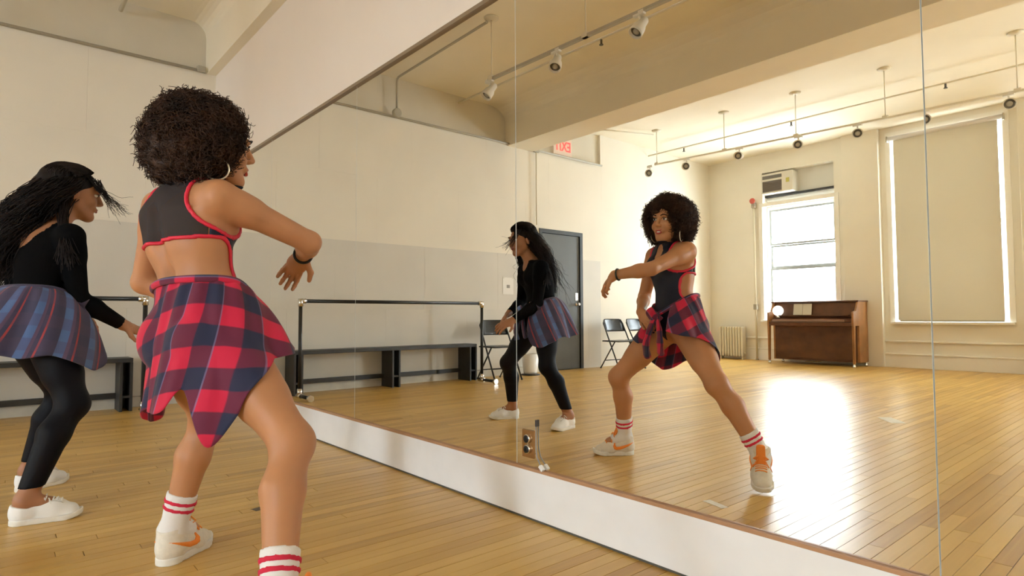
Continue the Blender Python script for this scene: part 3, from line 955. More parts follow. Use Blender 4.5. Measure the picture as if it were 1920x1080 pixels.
class Field:
    def __init__(self, lo, hi, h):
        self.lo, self.h = np.array(lo, float), h
        n = np.ceil((np.array(hi) - self.lo) / h).astype(int) + 1
        self.ax = [(self.lo[i] + h * np.arange(n[i])).astype(np.float32) for i in range(3)]
        self.f = np.full(n, 0.2, np.float32)

    def _sl(self, lo, hi):
        s = []
        for i in range(3):
            a = int(max(0, math.floor((lo[i] - self.lo[i]) / self.h)))
            b = int(min(len(self.ax[i]), math.ceil((hi[i] - self.lo[i]) / self.h) + 1))
            if b <= a:
                return None
            s.append(slice(a, b))
        return tuple(s)

    def grid(self, s=None):
        s = s or (slice(None),) * 3
        return (self.ax[0][s[0]][:, None, None], self.ax[1][s[1]][None, :, None], self.ax[2][s[2]][None, None, :])

    def mixin(self, s, d, k, mode):
        g = self.f[s]
        if mode == 'add':
            if k > 0:
                hh = np.maximum(k - np.abs(g - d), 0) / k
                r = np.minimum(g, d) - hh * hh * k * 0.25
            else:
                r = np.minimum(g, d)
        else:                                      # carve
            d = -d
            if k > 0:
                hh = np.maximum(k - np.abs(g - d), 0) / k
                r = np.maximum(g, d) + hh * hh * k * 0.25
            else:
                r = np.maximum(g, d)
        self.f[s] = r

    def cone(self, a, b, ra, rb, k=0.02, e=None, s=1.0, mode='add'):
        """tapered capsule a-b, optionally stretched by s along the unit vector e"""
        a, b = np.array(a, float), np.array(b, float)
        R = max(ra, rb) * max(s, 1.0) + 0.05 + k
        sl = self._sl(np.minimum(a, b) - R, np.maximum(a, b) + R)
        if sl is None:
            return self
        X, Y, Z = self.grid(sl)
        ab = b - a
        L2 = ab @ ab + 1e-12
        x, y, z = X - a[0], Y - a[1], Z - a[2]
        t = np.clip((x * ab[0] + y * ab[1] + z * ab[2]) / L2, 0, 1)
        x, y, z = x - t * ab[0], y - t * ab[1], z - t * ab[2]
        q = x * x + y * y + z * z
        if e is not None:
            pe = x * e[0] + y * e[1] + z * e[2]
            q = q + pe * pe * (1.0 / (s * s) - 1.0)
        d = np.sqrt(np.maximum(q, 1e-12)) - (ra + (rb - ra) * t)
        self.mixin(sl, d.astype(np.float32), k, mode)
        return self

    def ell(self, c, axes, rad, k=0.02, mode='add'):
        c = np.array(c, float)
        R = max(rad) + 0.05 + k
        sl = self._sl(c - R, c + R)
        if sl is None:
            return self
        X, Y, Z = self.grid(sl)
        x, y, z = X - c[0], Y - c[1], Z - c[2]
        q0 = q1 = 0
        for e, r in zip(axes, rad):
            w = (x * e[0] + y * e[1] + z * e[2])
            q0 = q0 + (w / r) ** 2
            q1 = q1 + (w / (r * r)) ** 2
        k0, k1 = np.sqrt(q0), np.sqrt(q1) + 1e-9
        d = k0 * (k0 - 1) / k1
        self.mixin(sl, d.astype(np.float32), k, mode)
        return self

    def normalised(self):
        g = np.gradient(self.f, self.h)
        m = np.sqrt(g[0] ** 2 + g[1] ** 2 + g[2] ** 2)
        return self.f / np.clip(m, 0.35, 2.0)

    def sample(self, P):
        """trilinear value at points (n,3)"""
        q = (np.asarray(P) - self.lo) / self.h
        n = np.array(self.f.shape)
        q = np.clip(q, 0, n - 1.001)
        i = q.astype(int)
        t = q - i
        r = 0
        for a in (0, 1):
            for b in (0, 1):
                for c in (0, 1):
                    w = (t[:, 0] if a else 1 - t[:, 0]) * (t[:, 1] if b else 1 - t[:, 1]) * (t[:, 2] if c else 1 - t[:, 2])
                    r = r + w * self.f[i[:, 0] + a, i[:, 1] + b, i[:, 2] + c]
        return r

    def grad(self, P):
        e = self.h
        g = np.stack([self.sample(P + d * e) - self.sample(P - d * e) for d in np.eye(3)], 1)
        return g / (np.linalg.norm(g, axis=1, keepdims=True) + 1e-9)


CORN = [(a, b, c) for a in (0, 1) for b in (0, 1) for c in (0, 1)]
EDGES = [(i, j) for i in range(8) for j in range(i + 1, 8) if sum(abs(np.array(CORN[i]) - np.array(CORN[j]))) == 1]


def nets(f, lo, h, smooth=1):
    """naive surface nets -> verts, quads"""
    ins = f < 0
    n = f.shape
    cnt = np.zeros((n[0] - 1, n[1] - 1, n[2] - 1), np.int8)
    for a, b, c in CORN:
        cnt += ins[a:n[0] - 1 + a, b:n[1] - 1 + b, c:n[2] - 1 + c]
    act = (cnt > 0) & (cnt < 8)
    I = np.argwhere(act)
    if len(I) == 0:
        return np.zeros((0, 3)), np.zeros((0, 4), int)
    vals = [f[I[:, 0] + a, I[:, 1] + b, I[:, 2] + c] for a, b, c in CORN]
    acc = np.zeros((len(I), 3))
    w = np.zeros(len(I))
    for i, j in EDGES:
        va, vb = vals[i], vals[j]
        m = (va < 0) != (vb < 0)
        t = np.where(m, va / np.where(m, va - vb, 1), 0)
        p = np.array(CORN[i])[None] + t[:, None] * (np.array(CORN[j]) - np.array(CORN[i]))[None]
        acc += p * m[:, None]
        w += m
    V = lo + h * (I + acc / w[:, None])
    idx = -np.ones(act.shape, np.int64)
    idx[tuple(I.T)] = np.arange(len(I))
    Q = []
    for ax in range(3):
        sl0 = [slice(None)] * 3
        sl1 = [slice(None)] * 3
        sl0[ax], sl1[ax] = slice(0, -1), slice(1, None)
        A, B = ins[tuple(sl0)], ins[tuple(sl1)]
        E = np.argwhere(A != B)
        u, v = (ax + 1) % 3, (ax + 2) % 3
        ok = (E[:, u] > 0) & (E[:, v] > 0) & (E[:, u] < n[u] - 1) & (E[:, v] < n[v] - 1)
        E = E[ok]
        c = []
        for du, dv in ((-1, -1), (0, -1), (0, 0), (-1, 0)):
            k = E.copy()
            k[:, u] += du
            k[:, v] += dv
            c.append(idx[tuple(k.T)])
        q = np.stack(c, 1)
        fl = A[tuple(E.T)]
        q[~fl] = q[~fl][:, ::-1]
        Q.append(q)
    Q = np.concatenate(Q)
    Q = Q[(Q >= 0).all(1)]
    for _ in range(smooth):
        s = np.zeros_like(V)
        k = np.zeros(len(V))
        for a in range(4):
            for b in (1, 3):
                np.add.at(s, Q[:, a], V[Q[:, (a + b) % 4]])
                np.add.at(k, Q[:, a], 1)
        k = np.maximum(k, 1)
        V = V * 0.5 + 0.5 * s / k[:, None]
    return V, Q


def fast_mesh(V, Q, uv=None):
    me = bpy.data.meshes.new('m')
    V = np.asarray(V, np.float32)
    Q = np.asarray(Q, np.int32)
    me.vertices.add(len(V))
    me.vertices.foreach_set('co', V.ravel())
    me.loops.add(Q.size)
    me.loops.foreach_set('vertex_index', Q.ravel())
    me.polygons.add(len(Q))
    me.polygons.foreach_set('loop_start', np.arange(0, Q.size, Q.shape[1], dtype=np.int32))
    me.update(calc_edges=True)
    if uv is not None:
        l = me.uv_layers.new(name='UVMap')
        l.data.foreach_set('uv', np.asarray(uv, np.float32)[Q.ravel()].ravel())
    me.validate()
    return me


def field_obj(name, f, lo, h, m_, parent, smooth=1):
    V, Q = nets(f, lo, h, smooth)
    return link_mesh(name, fast_mesh(V, Q), m_, parent, True)


def strands(name, P, R, m_, parent, sides=3):
    """P (n,m,3) strand points, R (m,) or (n,m) radii -> one mesh of thin tubes"""
    n, m, _ = P.shape
    R = np.broadcast_to(R, (n, m))
    T = np.gradient(P, axis=1)
    T /= np.linalg.norm(T, axis=2, keepdims=True) + 1e-9
    a = np.where(np.abs(T[..., 2:3]) < 0.8, np.array([0, 0, 1.0]), np.array([1.0, 0, 0]))
    S = np.cross(T, a)
    S /= np.linalg.norm(S, axis=2, keepdims=True) + 1e-9
    U = np.cross(T, S)
    rings = []
    for k in range(sides):
        t = 2 * math.pi * k / sides
        rings.append(P + R[..., None] * (S * math.cos(t) + U * math.sin(t)))
    V = np.stack(rings, 2).reshape(-1, 3)            # n,m,sides
    base = (np.arange(n)[:, None, None] * m + np.arange(m - 1)[None, :, None]) * sides
    k = np.arange(sides)[None, None, :]
    k2 = (k + 1) % sides
    Q = np.stack([base + k, base + k2, base + sides + k2, base + sides + k], -1).reshape(-1, 4)
    return link_mesh(name, fast_mesh(V, Q), m_, parent, True)


def frame(f, up=(0, 0, 1)):
    f = unit(f)
    r = unit(np.cross(f, up))
    return r, f, np.cross(r, f)


# ---------------------------------------------------------------- the body
def add_hand(F, wrist, d, palm_n, side, curl, spread=0.10, s=1.0):
    """wrist point, pointing direction, palm normal (the way the palm faces); side +1 = thumb on +cross(d, n)"""
    d = unit(d)
    n = unit(np.array(palm_n) - d * (np.array(palm_n) @ d))
    u = np.cross(d, n) * side
    w = np.array(wrist, float)
    pc = w + d * 0.048 * s
    F.cone(w, w + d * .02 * s, .024 * s, .024 * s, .012, u, 1.15)
    F.ell(pc, (d, u, n), (.052 * s, .038 * s, .0165 * s), .012)
    lens = [.070, .078, .072, .056]
    for i in range(4):
        o = (1.5 - i) * 0.0185 * s
        p = w + d * (.088 - abs(1.3 - i) * .004) * s + u * o
        dd = unit(d + u * (1.5 - i) * spread)
        L = lens[i] * s
        ang = 0.0
        r0 = .0088 * s
        for j, fr in enumerate((.45, .31, .24)):
            ang += curl * (0.7 if j == 0 else 1.0)
            v = unit(dd * math.cos(ang) + n * math.sin(ang))
            q = p + v * L * fr
            F.cone(p, q, r0, r0 * .92, .005 if j else .008)
            p, r0 = q, r0 * .92
    p = w + d * .022 * s + u * .026 * s
    v = unit(d * .55 + u * .8 + n * .25)
    q = p + v * .038 * s
    F.cone(p, q, .0125 * s, .0105 * s, .010)
    v2 = unit(d * .85 + u * .35 + n * .45 * min(1, curl * 2))
    F.cone(q, q + v2 * .030 * s, .0102 * s, .0085 * s, .006)


def add_head(F, c, f, up, chin=0.0):
    r, f, u = frame(f, up)
    A = (r, f, u)
    P = lambda x, y, z: c + r * x + f * y + u * z
    F.ell(P(0, -.018, .030), A, (.072, .090, .084), .02)
    F.ell(P(0, .030, -.030), A, (.057, .060, .082), .03)
    F.cone(P(-.045, .01, -.055), P(-.016, .062, -.096), .016, .014, .03)
    F.cone(P(.045, .01, -.055), P(.016, .062, -.096), .016, .014, .03)
    F.ell(P(0, .070, -.098), A, (.020, .018, .016), .025)
    for s in (-1, 1):
        F.ell(P(s * .038, .062, -.030), A, (.022, .022, .020), .02)       # cheeks
        F.ell(P(s * .030, .098, .012), A, (.017, .016, .011), .012, 'carve')  # sockets
        F.ell(P(s * .076, -.010, -.012), A, (.010, .020, .030), .008)     # ears
    F.cone(P(-.03, .083, .030), P(.03, .083, .030), .010, .010, .018)     # brow
    F.cone(P(0, .088, .018), P(0, .108, -.020), .0075, .0105, .012)       # nose
    F.ell(P(.010, .098, -.026), A, (.008, .010, .007), .008)
    F.ell(P(-.010, .098, -.026), A, (.008, .010, .007), .008)
    F.cone(P(-.020, .086, -.056), P(.020, .086, -.056), .008, .008, .014)  # mouth mound
    return A, P


def human_field(J, lo, hi, h):
    F = Field(lo, hi, h)
    r, f = J['r'], J['f']
    z = V3(0, 0, 1)
    T = J['torso']
    for (p, w, d), (p2, w2, d2) in zip(T[:-1], T[1:]):
        F.cone(p, p2, d, d2, .04, r, (w / d + w2 / d2) / 2)
    p0 = T[0][0]
    for s in (-1, 1):
        F.ell(p0 + r * s * .068 - f * .055 - z * .012, (r, f, z), (.080, .078, .086), .03)
        F.ell(J['bust'] + r * s * .066 + f * .062, (r, f, z), (.060, .058, .062), .03)
    F.cone(J['neck0'], J['neck1'], .052, .047, .03)
    sp_ = [t[0] - f * (t[2] + .004) for t in T[1:5]]
    for a_, b_ in zip(sp_[:-1], sp_[1:]):
        F.cone(a_, b_, .008, .008, .035, mode='carve')
    for sd in ('R', 'L'):
        S, E, Wr = J['sho' + sd], J['elb' + sd], J['wri' + sd]
        F.cone(J['neck0'] - z * .02, S, .045, .042, .035)
        F.cone(S, S + (E - S) * .3, .050, .047, .03)
        F.cone(S + (E - S) * .2, E, .046, .036, .02)
        F.cone(E, E + (Wr - E) * .35, .036, .037, .015)
        F.cone(E + (Wr - E) * .3, Wr, .037, .0245, .015)
        hip, kn, an = J['hip' + sd], J['kn' + sd], J['an' + sd]
        F.cone(hip, kn, .090, .054, .035)
        F.cone(hip + (kn - hip) * .2, hip + (kn - hip) * .6, .082, .070, .03)
        F.ell(kn, (r, f, z), (.052, .054, .056), .03)
        ax = unit(an - kn)
        bk = J.get('back' + sd, -f)
        bk = unit(bk - ax * (bk @ ax))
        cf = kn + (an - kn) * .33 + bk * .016
        F.cone(kn, cf, .048, .056, .025)
        F.cone(cf, an, .055, .0345, .02)
        F.ell(an, (r, f, z), (.036, .038, .036), .02)
        F.cone(an, an + J['toe' + sd] * .09 - z * .03, .034, .03, .02)
        hd = J['hand' + sd]
        add_hand(F, Wr, hd[0], hd[1], hd[2], hd[3])
    A, P = add_head(F, J['head'], J['face'], J['headup'])
    return F, A, P


def human_mesh(J, boxes, lo, hi, hc=.0065, hf=.0032):
    """one mesh: coarse over the body, fine inside the given boxes (head, hands)"""
    F, A, P = human_field(J, lo, hi, hc)
    V, Q = nets(F.f, F.lo, hc, 1)
    keep = np.ones(len(Q), bool)
    Vs, Qs = [], []
    n0 = 0
    for a, b in boxes:
        a, b = np.array(a), np.array(b)
        inn = ((V > a + .006) & (V < b - .006)).all(1)
        keep &= ~inn[Q].all(1)
        G, _, _ = human_field(J, a - hf, b + hf, hf)
        v, q = nets(G.f, G.lo, hf, 1)
        Vs.append(v)
        Qs.append(q)
    outV, outQ, off = [V], [Q[keep]], len(V)
    for v, q in zip(Vs, Qs):
        outV.append(v)
        outQ.append(q + off)
        off += len(v)
    V, Q = np.concatenate(outV), np.concatenate(outQ)
    used = np.unique(Q)
    mp = -np.ones(len(V), np.int64)
    mp[used] = np.arange(len(used))
    return V[used], mp[Q], F, A, P


# ---------------------------------------------------------------- shoes
def poly_dist(poly, X, Y):
    """signed distance to a closed 2-D polygon"""
    poly = np.array(poly)
    d = np.full(np.broadcast(X, Y).shape, 1e9, np.float32)
    ins = np.zeros(d.shape, bool)
    n = len(poly)
    for i in range(n):
        a, b = poly[i], poly[(i + 1) % n]
        e = b - a
        wx, wy = X - a[0], Y - a[1]
        t = np.clip((wx * e[0] + wy * e[1]) / (e @ e), 0, 1)
        d = np.minimum(d, (wx - e[0] * t) ** 2 + (wy - e[1] * t) ** 2)
        c = ((a[1] <= Y) & (b[1] > Y)) | ((b[1] <= Y) & (a[1] > Y))
        with np.errstate(divide='ignore', invalid='ignore'):
            xi = a[0] + (Y - a[1]) / (b[1] - a[1] + 1e-12) * (b[0] - a[0])
        ins ^= c & (X < xi)
    d = np.sqrt(d)
    return np.where(ins, -d, d)


SWOOSH = [(.004, .082), (.050, .056), (.090, .038), (.118, .034), (.134, .042), (.138, .058), (.128, .078), (.120, .080), (.124, .064), (.116, .054), (.098, .055), (.060, .067)]
RUB = mat('white_rubber', (0.82, 0.80, 0.74), 0.5)


def shoe(parent, origin, fwd, up, style, side, name='shoe', label=None):
    """local frame: y forward from the back of the heel, z up from the sole"""
    r, f, u = frame(fwd, up)
    M = np.eye(4)
    M[:3, 0], M[:3, 1], M[:3, 2], M[:3, 3] = r, f, u, origin
    h = .0034
    F = Field((-.075, -.03, -.01), (.075, .29, .19), h)
    ex, ey, ez = V3(1, 0, 0), V3(0, 1, 0), V3(0, 0, 1)
    A = (ex, ey, ez)
    hi_ = style == 'high'
    F.ell((0, .048, .045), A, (.036, .047, .052), .01)
    F.cone((0, .055, .045), (0, .15, .036), .038, .036, .02)
    F.cone((0, .15, .034), (side * .004, .205, .026), .041, .034, .03, ex, 1.15)
    F.ell((0, .13, .060), A, (.026, .05, .026), .03)
    if hi_:
        F.cone((0, .058, .06), (0, .050, .135), .045, .047, .03)
        F.cone((0, .105, .075), (0, .082, .15), .026, .022, .02)
    else:
        F.cone((0, .052, .05), (0, .050, .078), .040, .040, .02)
    X, Y, Z = F.grid()
    f_ = np.maximum(F.f, .016 - Z)
    top = (Z - (.125 + (Y - .05) * .32)) if hi_ else (Z - (.066 + np.abs(Y - .065) * .25))
    f_ = np.maximum(f_, top)
    if not hi_:                                 # opening for the foot
        G = Field((-.075, -.03, -.01), (.075, .29, .19), h)
        G.cone((0, .058, .075), (0, .10, .085), .030, .024, .0)
        f_ = np.maximum(f_, -G.f)
    up_m = mat('cream_suede', (0.78, 0.725, 0.62), 0.75, noise=.06, nscale=60, bump=.2, bscale=300) if hi_ else mat('white_canvas', (0.88, 0.88, 0.87), 0.7, bump=.15, bscale=400)
    o = field_obj(name, f_, F.lo, h, up_m, parent, 1)
    o.matrix_local = Matrix(M.tolist())
    if label:
        o['label'] = label

    def height(x, y):
        q = np.array([[x, y, z_] for z_ in np.arange(.15, .01, -.001)])
        i_ = np.argmax(F.sample(q) < 0)
        return float(q[i_, 2])
    # sole
    d2 = np.minimum(np.sqrt(X ** 2 + (Y - .046) ** 2) - .043, np.sqrt((X - side * .004) ** 2 + (Y - .185) ** 2) - .052)
    t = np.clip((Y - .046) / .139, 0, 1)
    d2 = np.minimum(d2, np.abs(X - side * .004 * t) - (.039 + .011 * t) + 1e3 * ((Y < .046) | (Y > .185)))
    d2 = np.minimum(d2, np.sqrt((X - side * .006) ** 2 + (Y - .212) ** 2) - .040)
    ht = .026 if hi_ else .022
    spring = np.clip(Y - .19, 0, 1) ** 2 * 4
    so = np.maximum(d2, np.abs(Z - ht / 2 - spring) - ht / 2)
    so = np.broadcast_to(so, F.f.shape).astype(np.float32)
    field_obj('sole', so, F.lo, h, RUB, o, 1)
    if hi_:
        OR = mat('orange_trim', (0.92, 0.28, 0.035), 0.55)
        sw = poly_dist(SWOOSH, np.broadcast_to(Y, F.f.shape), np.broadcast_to(Z, F.f.shape))
        f2 = np.maximum(np.maximum(F.f - .0035, sw), .008 - np.abs(X))
        V, Q = nets(f2.astype(np.float32), F.lo, h, 1)
        link_mesh('side_stripe', fast_mesh(V, Q), OR, o, True)
        tg = Field((-.075, -.03, -.01), (.075, .29, .22), h)
        tg.cone((0, .135, .078), (0, .098, .165), .010, .009, .0, ex, 2.3)
        field_obj('tongue', tg.f, tg.lo, h, OR, o, 1)
        lc = MB()
        for k in range(6):
            y = .172 - k * .0125
            lc.tube([(x, y + .004 * (1 - abs(x) / .026), height(x, y) + .001) for x in np.linspace(-.026, .026, 7)], .0032, 6)
        for s in (-1, 1):
            lc.tube([(0, .116, .118), (s * .016, .128, .130), (s * .034, .130, .116), (s * .022, .124, .106), (0, .116, .116)], .003, 6)
            lc.tube([(0, .116, .118), (s * .02, .136, .106), (s * .036, .146, .078)], .0028, 6)
        lc.build('laces', mat('orange_lace', (0.95, 0.33, 0.06), 0.7), o)
    else:
        lc = MB()
        for k in range(5):
            y = .176 - k * .014
            lc.tube([(x, y + .003 * (1 - abs(x) / .024), height(x, y) + .001) for x in np.linspace(-.024, .024, 7)], .0034, 6)
        zt_ = height(0, .120) + .004
        for s in (-1, 1):
            lc.tube([(0, .120, zt_), (s * .018, .126, zt_ + .008), (s * .034, .122, zt_ - .006), (s * .018, .118, zt_ + .002), (0, .120, zt_)], .0028, 6)
            lc.tube([(0, .120, zt_), (s * .02, .134, zt_ - .002), (s * .036, .142, zt_ - .026)], .0026, 6)
        sf_ = MB()
        for s in (-1, 1):
            sf_.tube([(s * .026, y, height(s * .026, y) + .0006) for y in np.linspace(.112, .182, 8)], .0022, 6)
        sf_.build('eyelet_stitching', mat('grey_stitch', (0.62, 0.60, 0.57), .7), o)
        lc.build('laces', mat('white_lace', (0.85, 0.84, 0.82), 0.7), o)
        MB().tube([(-.049, .19, .020), (-.044, .045, .020)], .0015, 6).build('piping', mat('grey_pipe', (0.5, 0.45, 0.45), .6), o)
    return o


# ---------------------------------------------------------------- cloth
def plaid(name, per, dark, mid, light, line, stripes=False):
    m = bpy.data.materials.new(name)
    m.use_nodes = True
    nt = m.node_tree
    L = nt.links.new
    b = nt.nodes['Principled BSDF']
    b.inputs['Roughness'].default_value = 0.85
    b.inputs['Sheen Weight'].default_value = 0.15
    tc = nt.nodes.new('ShaderNodeTexCoord')
    sx = nt.nodes.new('ShaderNodeSeparateXYZ')
    L(tc.outputs['UV'], sx.inputs[0])

    def math_(op, a, bv=None, c=None):
        n = nt.nodes.new('ShaderNodeMath')
        n.operation = op
        for i, v in enumerate((a, bv, c)):
            if v is None:
                continue
            if isinstance(v, (int, float)):
                n.inputs[i].default_value = v
            else:
                L(v, n.inputs[i])
        return n.outputs[0]

    def band(v, ph, w):
        fr = math_('FRACT', math_('MULTIPLY_ADD', v, 1 / per, ph))
        tri = math_('ABSOLUTE', math_('SUBTRACT', fr, 0.5))          # 0 .. .5
        mr = nt.nodes.new('ShaderNodeMapRange')
        mr.interpolation_type = 'SMOOTHSTEP'
        mr.inputs['From Min'].default_value = w - .02
        mr.inputs['From Max'].default_value = w + .02
        L(tri, mr.inputs['Value'])
        return mr.outputs['Result'], fr

    a, fa = band(sx.outputs['X'], 0.1, .27)
    c, fc = band(sx.outputs['Y'], 0.3, .25)

    def mixc(fac, A, B):
        n = nt.nodes.new('ShaderNodeMix')
        n.data_type = 'RGBA'
        if isinstance(fac, float):
            n.inputs['Factor'].default_value = fac
        else:
            L(fac, n.inputs['Factor'])
        for i, v in ((6, A), (7, B)):
            if isinstance(v, tuple):
                n.inputs[i].default_value = (*v, 1)
            else:
                L(v, n.inputs[i])
        return n.outputs[2]

    if stripes:
        rampn = nt.nodes.new('ShaderNodeValToRGB')
        rampn.color_ramp.interpolation = 'CONSTANT'
        e = rampn.color_ramp.elements
        e[0].position, e[0].color = 0, (*dark, 1)
        e[1].position, e[1].color = .34, (*light, 1)
        e.new(.62).color = (*mid, 1)
        e.new(.72).color = (*dark, 1)
        e.new(.84).color = (*line, 1)
        e.new(.90).color = (*dark, 1)
        L(fa, rampn.inputs['Fac'])
        col = mixc(math_('MULTIPLY', c, 0.38), rampn.outputs['Color'], tuple(0.5 * np.array(dark) + 0.5 * np.array(mid)))
    else:
        lo = mixc(a, mid, dark)
        hi = mixc(a, light, mid)
        col = mixc(c, hi, lo)
        lw = math_('LESS_THAN', math_('ABSOLUTE', math_('SUBTRACT', fa, .235)), .018)
        col = mixc(math_('MULTIPLY', lw, .55), col, line)
    L(col, b.inputs['Base Color'])
    return m


def cloth_mesh(name, fn, nu, nv, m_, parent, body=None, gap=.010, thick=.003):
    """fn(u,v) -> point, uv ; pushed clear of the body field"""
    P, UV = [], []
    for j in range(nv):
        for i in range(nu):
            p, q = fn(i / (nu - 1), j / (nv - 1))
            P.append(p)
            UV.append(q)
    P, UV = np.array(P), np.array(UV)
    if body is not None:
        for _ in range(10):
            d = body.sample(P)
            g = body.grad(P)
            push = np.clip(gap - d, 0, .02)
            P = P + g * push[:, None]
        # relax a little so that the push leaves no creases
        G = P.reshape(nv, nu, 3)
        for _ in range(3):
            A = G.copy()
            A[1:-1, 1:-1] = .5 * G[1:-1, 1:-1] + .125 * (G[2:, 1:-1] + G[:-2, 1:-1] + G[1:-1, 2:] + G[1:-1, :-2])
            G = A
        P = G.reshape(-1, 3)
        for _ in range(4):
            d = body.sample(P)
            P = P + body.grad(P) * np.clip(gap * .8 - d, 0, .02)[:, None]
    Q = np.array([(j * nu + i, j * nu + i + 1, (j + 1) * nu + i + 1, (j + 1) * nu + i) for j in range(nv - 1) for i in range(nu - 1)])
    o = link_mesh(name, fast_mesh(P, Q, UV), m_, parent, True)
    md = o.modifiers.new('thick', 'SOLIDIFY')
    md.thickness = thick
    md.offset = 0
    return o


def interp(x, xs, ys):
    """smooth (cosine-free cubic) interpolation through points"""
    xs, ys = np.array(xs, float), np.array(ys, float)
    x = np.clip(x, xs[0], xs[-1])
    i = int(np.clip(np.searchsorted(xs, x) - 1, 0, len(xs) - 2))
    t = (x - xs[i]) / (xs[i + 1] - xs[i])
    m = np.gradient(ys, xs)
    h = xs[i + 1] - xs[i]
    t2, t3 = t * t, t * t * t
    return (2 * t3 - 3 * t2 + 1) * ys[i] + (t3 - 2 * t2 + t) * h * m[i] + (-2 * t3 + 3 * t2) * ys[i + 1] + (t3 - t2) * h * m[i + 1]


def tube_cloth(name, pts, ra, rb, m_, parent, flat=0.55, uvs=1.0, n=16, v0=0.0, wob=0.0):
    """flattened cloth tube (rolled waistband, hanging sleeve)"""
    pts = np.array(pts, float)
    m = len(pts)
    V, UV = [], []
    up = None
    s_acc = 0
    for i in range(m):
        t = unit(pts[min(i + 1, m - 1)] - pts[max(i - 1, 0)])
        if up is None:
            a = V3(0, 0, 1) if abs(t[2]) < .8 else V3(.7, .7, 0)
            up = a
        up = unit(up - t * (up @ t))
        s = np.cross(t, up)
        k = i / (m - 1)
        r = ra + (rb - ra) * k
        if i:
            s_acc += np.linalg.norm(pts[i] - pts[i - 1])
        for j in range(n + 1):
            a = 2 * math.pi * j / n
            rr = r * (1 + wob * math.sin(3 * a + 9 * k) + .5 * wob * math.sin(7 * k * 3))
            V.append(pts[i] + up * rr * math.cos(a) + s * rr * flat * math.sin(a))
            UV.append((a * r * .9, s_acc + v0))
    Q = [(i * (n + 1) + j, i * (n + 1) + j + 1, (i + 1) * (n + 1) + j + 1, (i + 1) * (n + 1) + j) for i in range(m - 1) for j in range(n)]
    return link_mesh(name, fast_mesh(np.array(V), np.array(Q), np.array(UV)), m_, parent, True)


def spline(pts, n):
    pts = np.array(pts, float)
    xs = np.arange(len(pts))
    return np.array([[interp(x, xs, pts[:, k]) for k in range(3)] for x in np.linspace(0, len(pts) - 1, n)])
# ================================================================ person with the curly hair
def skin(name, col):
    return mat(name, col, 0.48, noise=.06, nscale=9, sss=.12, bump=.05, bscale=250, spec=.4)


SKIN1 = skin('warm_brown_skin', (0.52, 0.245, 0.115))
SKIN2 = skin('tan_skin', (0.40, 0.185, 0.095))
NAVY = mat('navy_stretch', (0.008, 0.012, 0.028), 0.55, spec=.3)
RED = mat('red_binding', (0.72, 0.018, 0.055), 0.55)
SHEER = mat('dark_sheer_mesh', (0.024, 0.018, 0.020), 0.8, alpha=.86)
HAIR1 = mat('dark_brown_curls', (0.052, 0.024, 0.014), 0.6, noise=.6, nscale=22, spec=.3)
HAIR2 = mat('black_brown_hair', (0.011, 0.006, 0.005), 0.6, noise=.6, nscale=12, spec=.25)
BLACK = mat('black_jersey', (0.0035, 0.0035, 0.004), 0.9, spec=.08)
LEGGING = mat('black_legging', (0.0035, 0.0036, 0.006), 0.6, spec=.16)
EYE_W = mat('eye_white', (0.75, 0.72, 0.68), 0.2)
EYE_D = mat('dark_iris', (0.02, 0.012, 0.008), 0.15)
TEETH = mat('teeth', (0.85, 0.82, 0.75), 0.3)
PLAID1 = plaid('red_navy_plaid', .118, (0.016, 0.020, 0.060), (0.135, 0.012, 0.045), (0.60, 0.010, 0.055), (0.16, 0.17, 0.34))
PLAID2 = plaid('blue_red_plaid', .105, (0.045, 0.043, 0.095), (0.10, 0.06, 0.12), (0.075, 0.14, 0.33), (0.36, 0.05, 0.06), True)


def face_parts(P, A, parent, lip, smile=True):
    r, f, u = A

    def blob(name, c, rad, m_, par=parent):
        G = Field(np.array(c) - max(rad) - .006, np.array(c) + max(rad) + .006, .0016)
        G.ell(c, A, rad, 0)
        return field_obj(name, G.f, G.lo, .0016, m_, par, 0)
    for s in (-1, 1):
        e = blob('eye', P(s * .030, .0760, .010), (.0125, .0105, .0075), EYE_W)
        blob('iris', P(s * .030, .0850, .010), (.0052, .0030, .0058), EYE_D, e)
        MB().tube([P(s * .014, .094, .030), P(s * .030, .096, .036), P(s * .046, .083, .031)], [.0030, .0034, .0018], 6).build('eyebrow', HAIR2, parent)
        MB().tube([P(s * .017, .089, .013), P(s * .030, .0915, .0185), P(s * .043, .084, .014)], [.0012, .0022, .0014], 6).build('eyelashes', HAIR2, parent)
    w = .026 if smile else .020
    k = .007 if smile else .001
    up_ = [P(-w, .081, -.052 + k), P(-.012, .094, -.0525), P(0, .0965, -.0535), P(.012, .094, -.0525), P(w, .081, -.052 + k)]
    dn_ = [P(-w, .081, -.052 + k), P(-.013, .0925, -.066), P(0, .0955, -.069), P(.013, .0925, -.066), P(w, .081, -.052 + k)]
    if not smile:
        dn_ = [p + u * .006 for p in dn_]
    MB().tube(spline(up_, 13), .0034, 8).build('upper_lip', lip, parent)
    MB().tube(spline(dn_, 13), .0042, 8).build('lower_lip', lip, parent)
    if smile:
        a, b = spline(up_, 13), spline(dn_, 13)
        Vt = np.concatenate([a - f * .001, b - f * .001])
        Qt = np.array([(i, i + 1, 13 + i + 1, 13 + i) for i in range(12)])
        o = link_mesh('teeth', fast_mesh(Vt, Qt), TEETH, parent, True)
        o.modifiers.new('thick', 'SOLIDIFY').thickness = .002


p1 = empty('person', (4.66, -1.20, 0), 0, 'curly haired dancer with red plaid shirt tied over a navy cutout leotard and high-top sneakers', 'person')
LOC1 = V3(4.66, -1.20, 0)


def own(o, loc):
    o.matrix_parent_inverse = Matrix.Translation(-Vector(tuple(loc)))
    return o


def adopt(parent, loc):
    for o in list(parent.children):
        own(o, loc)


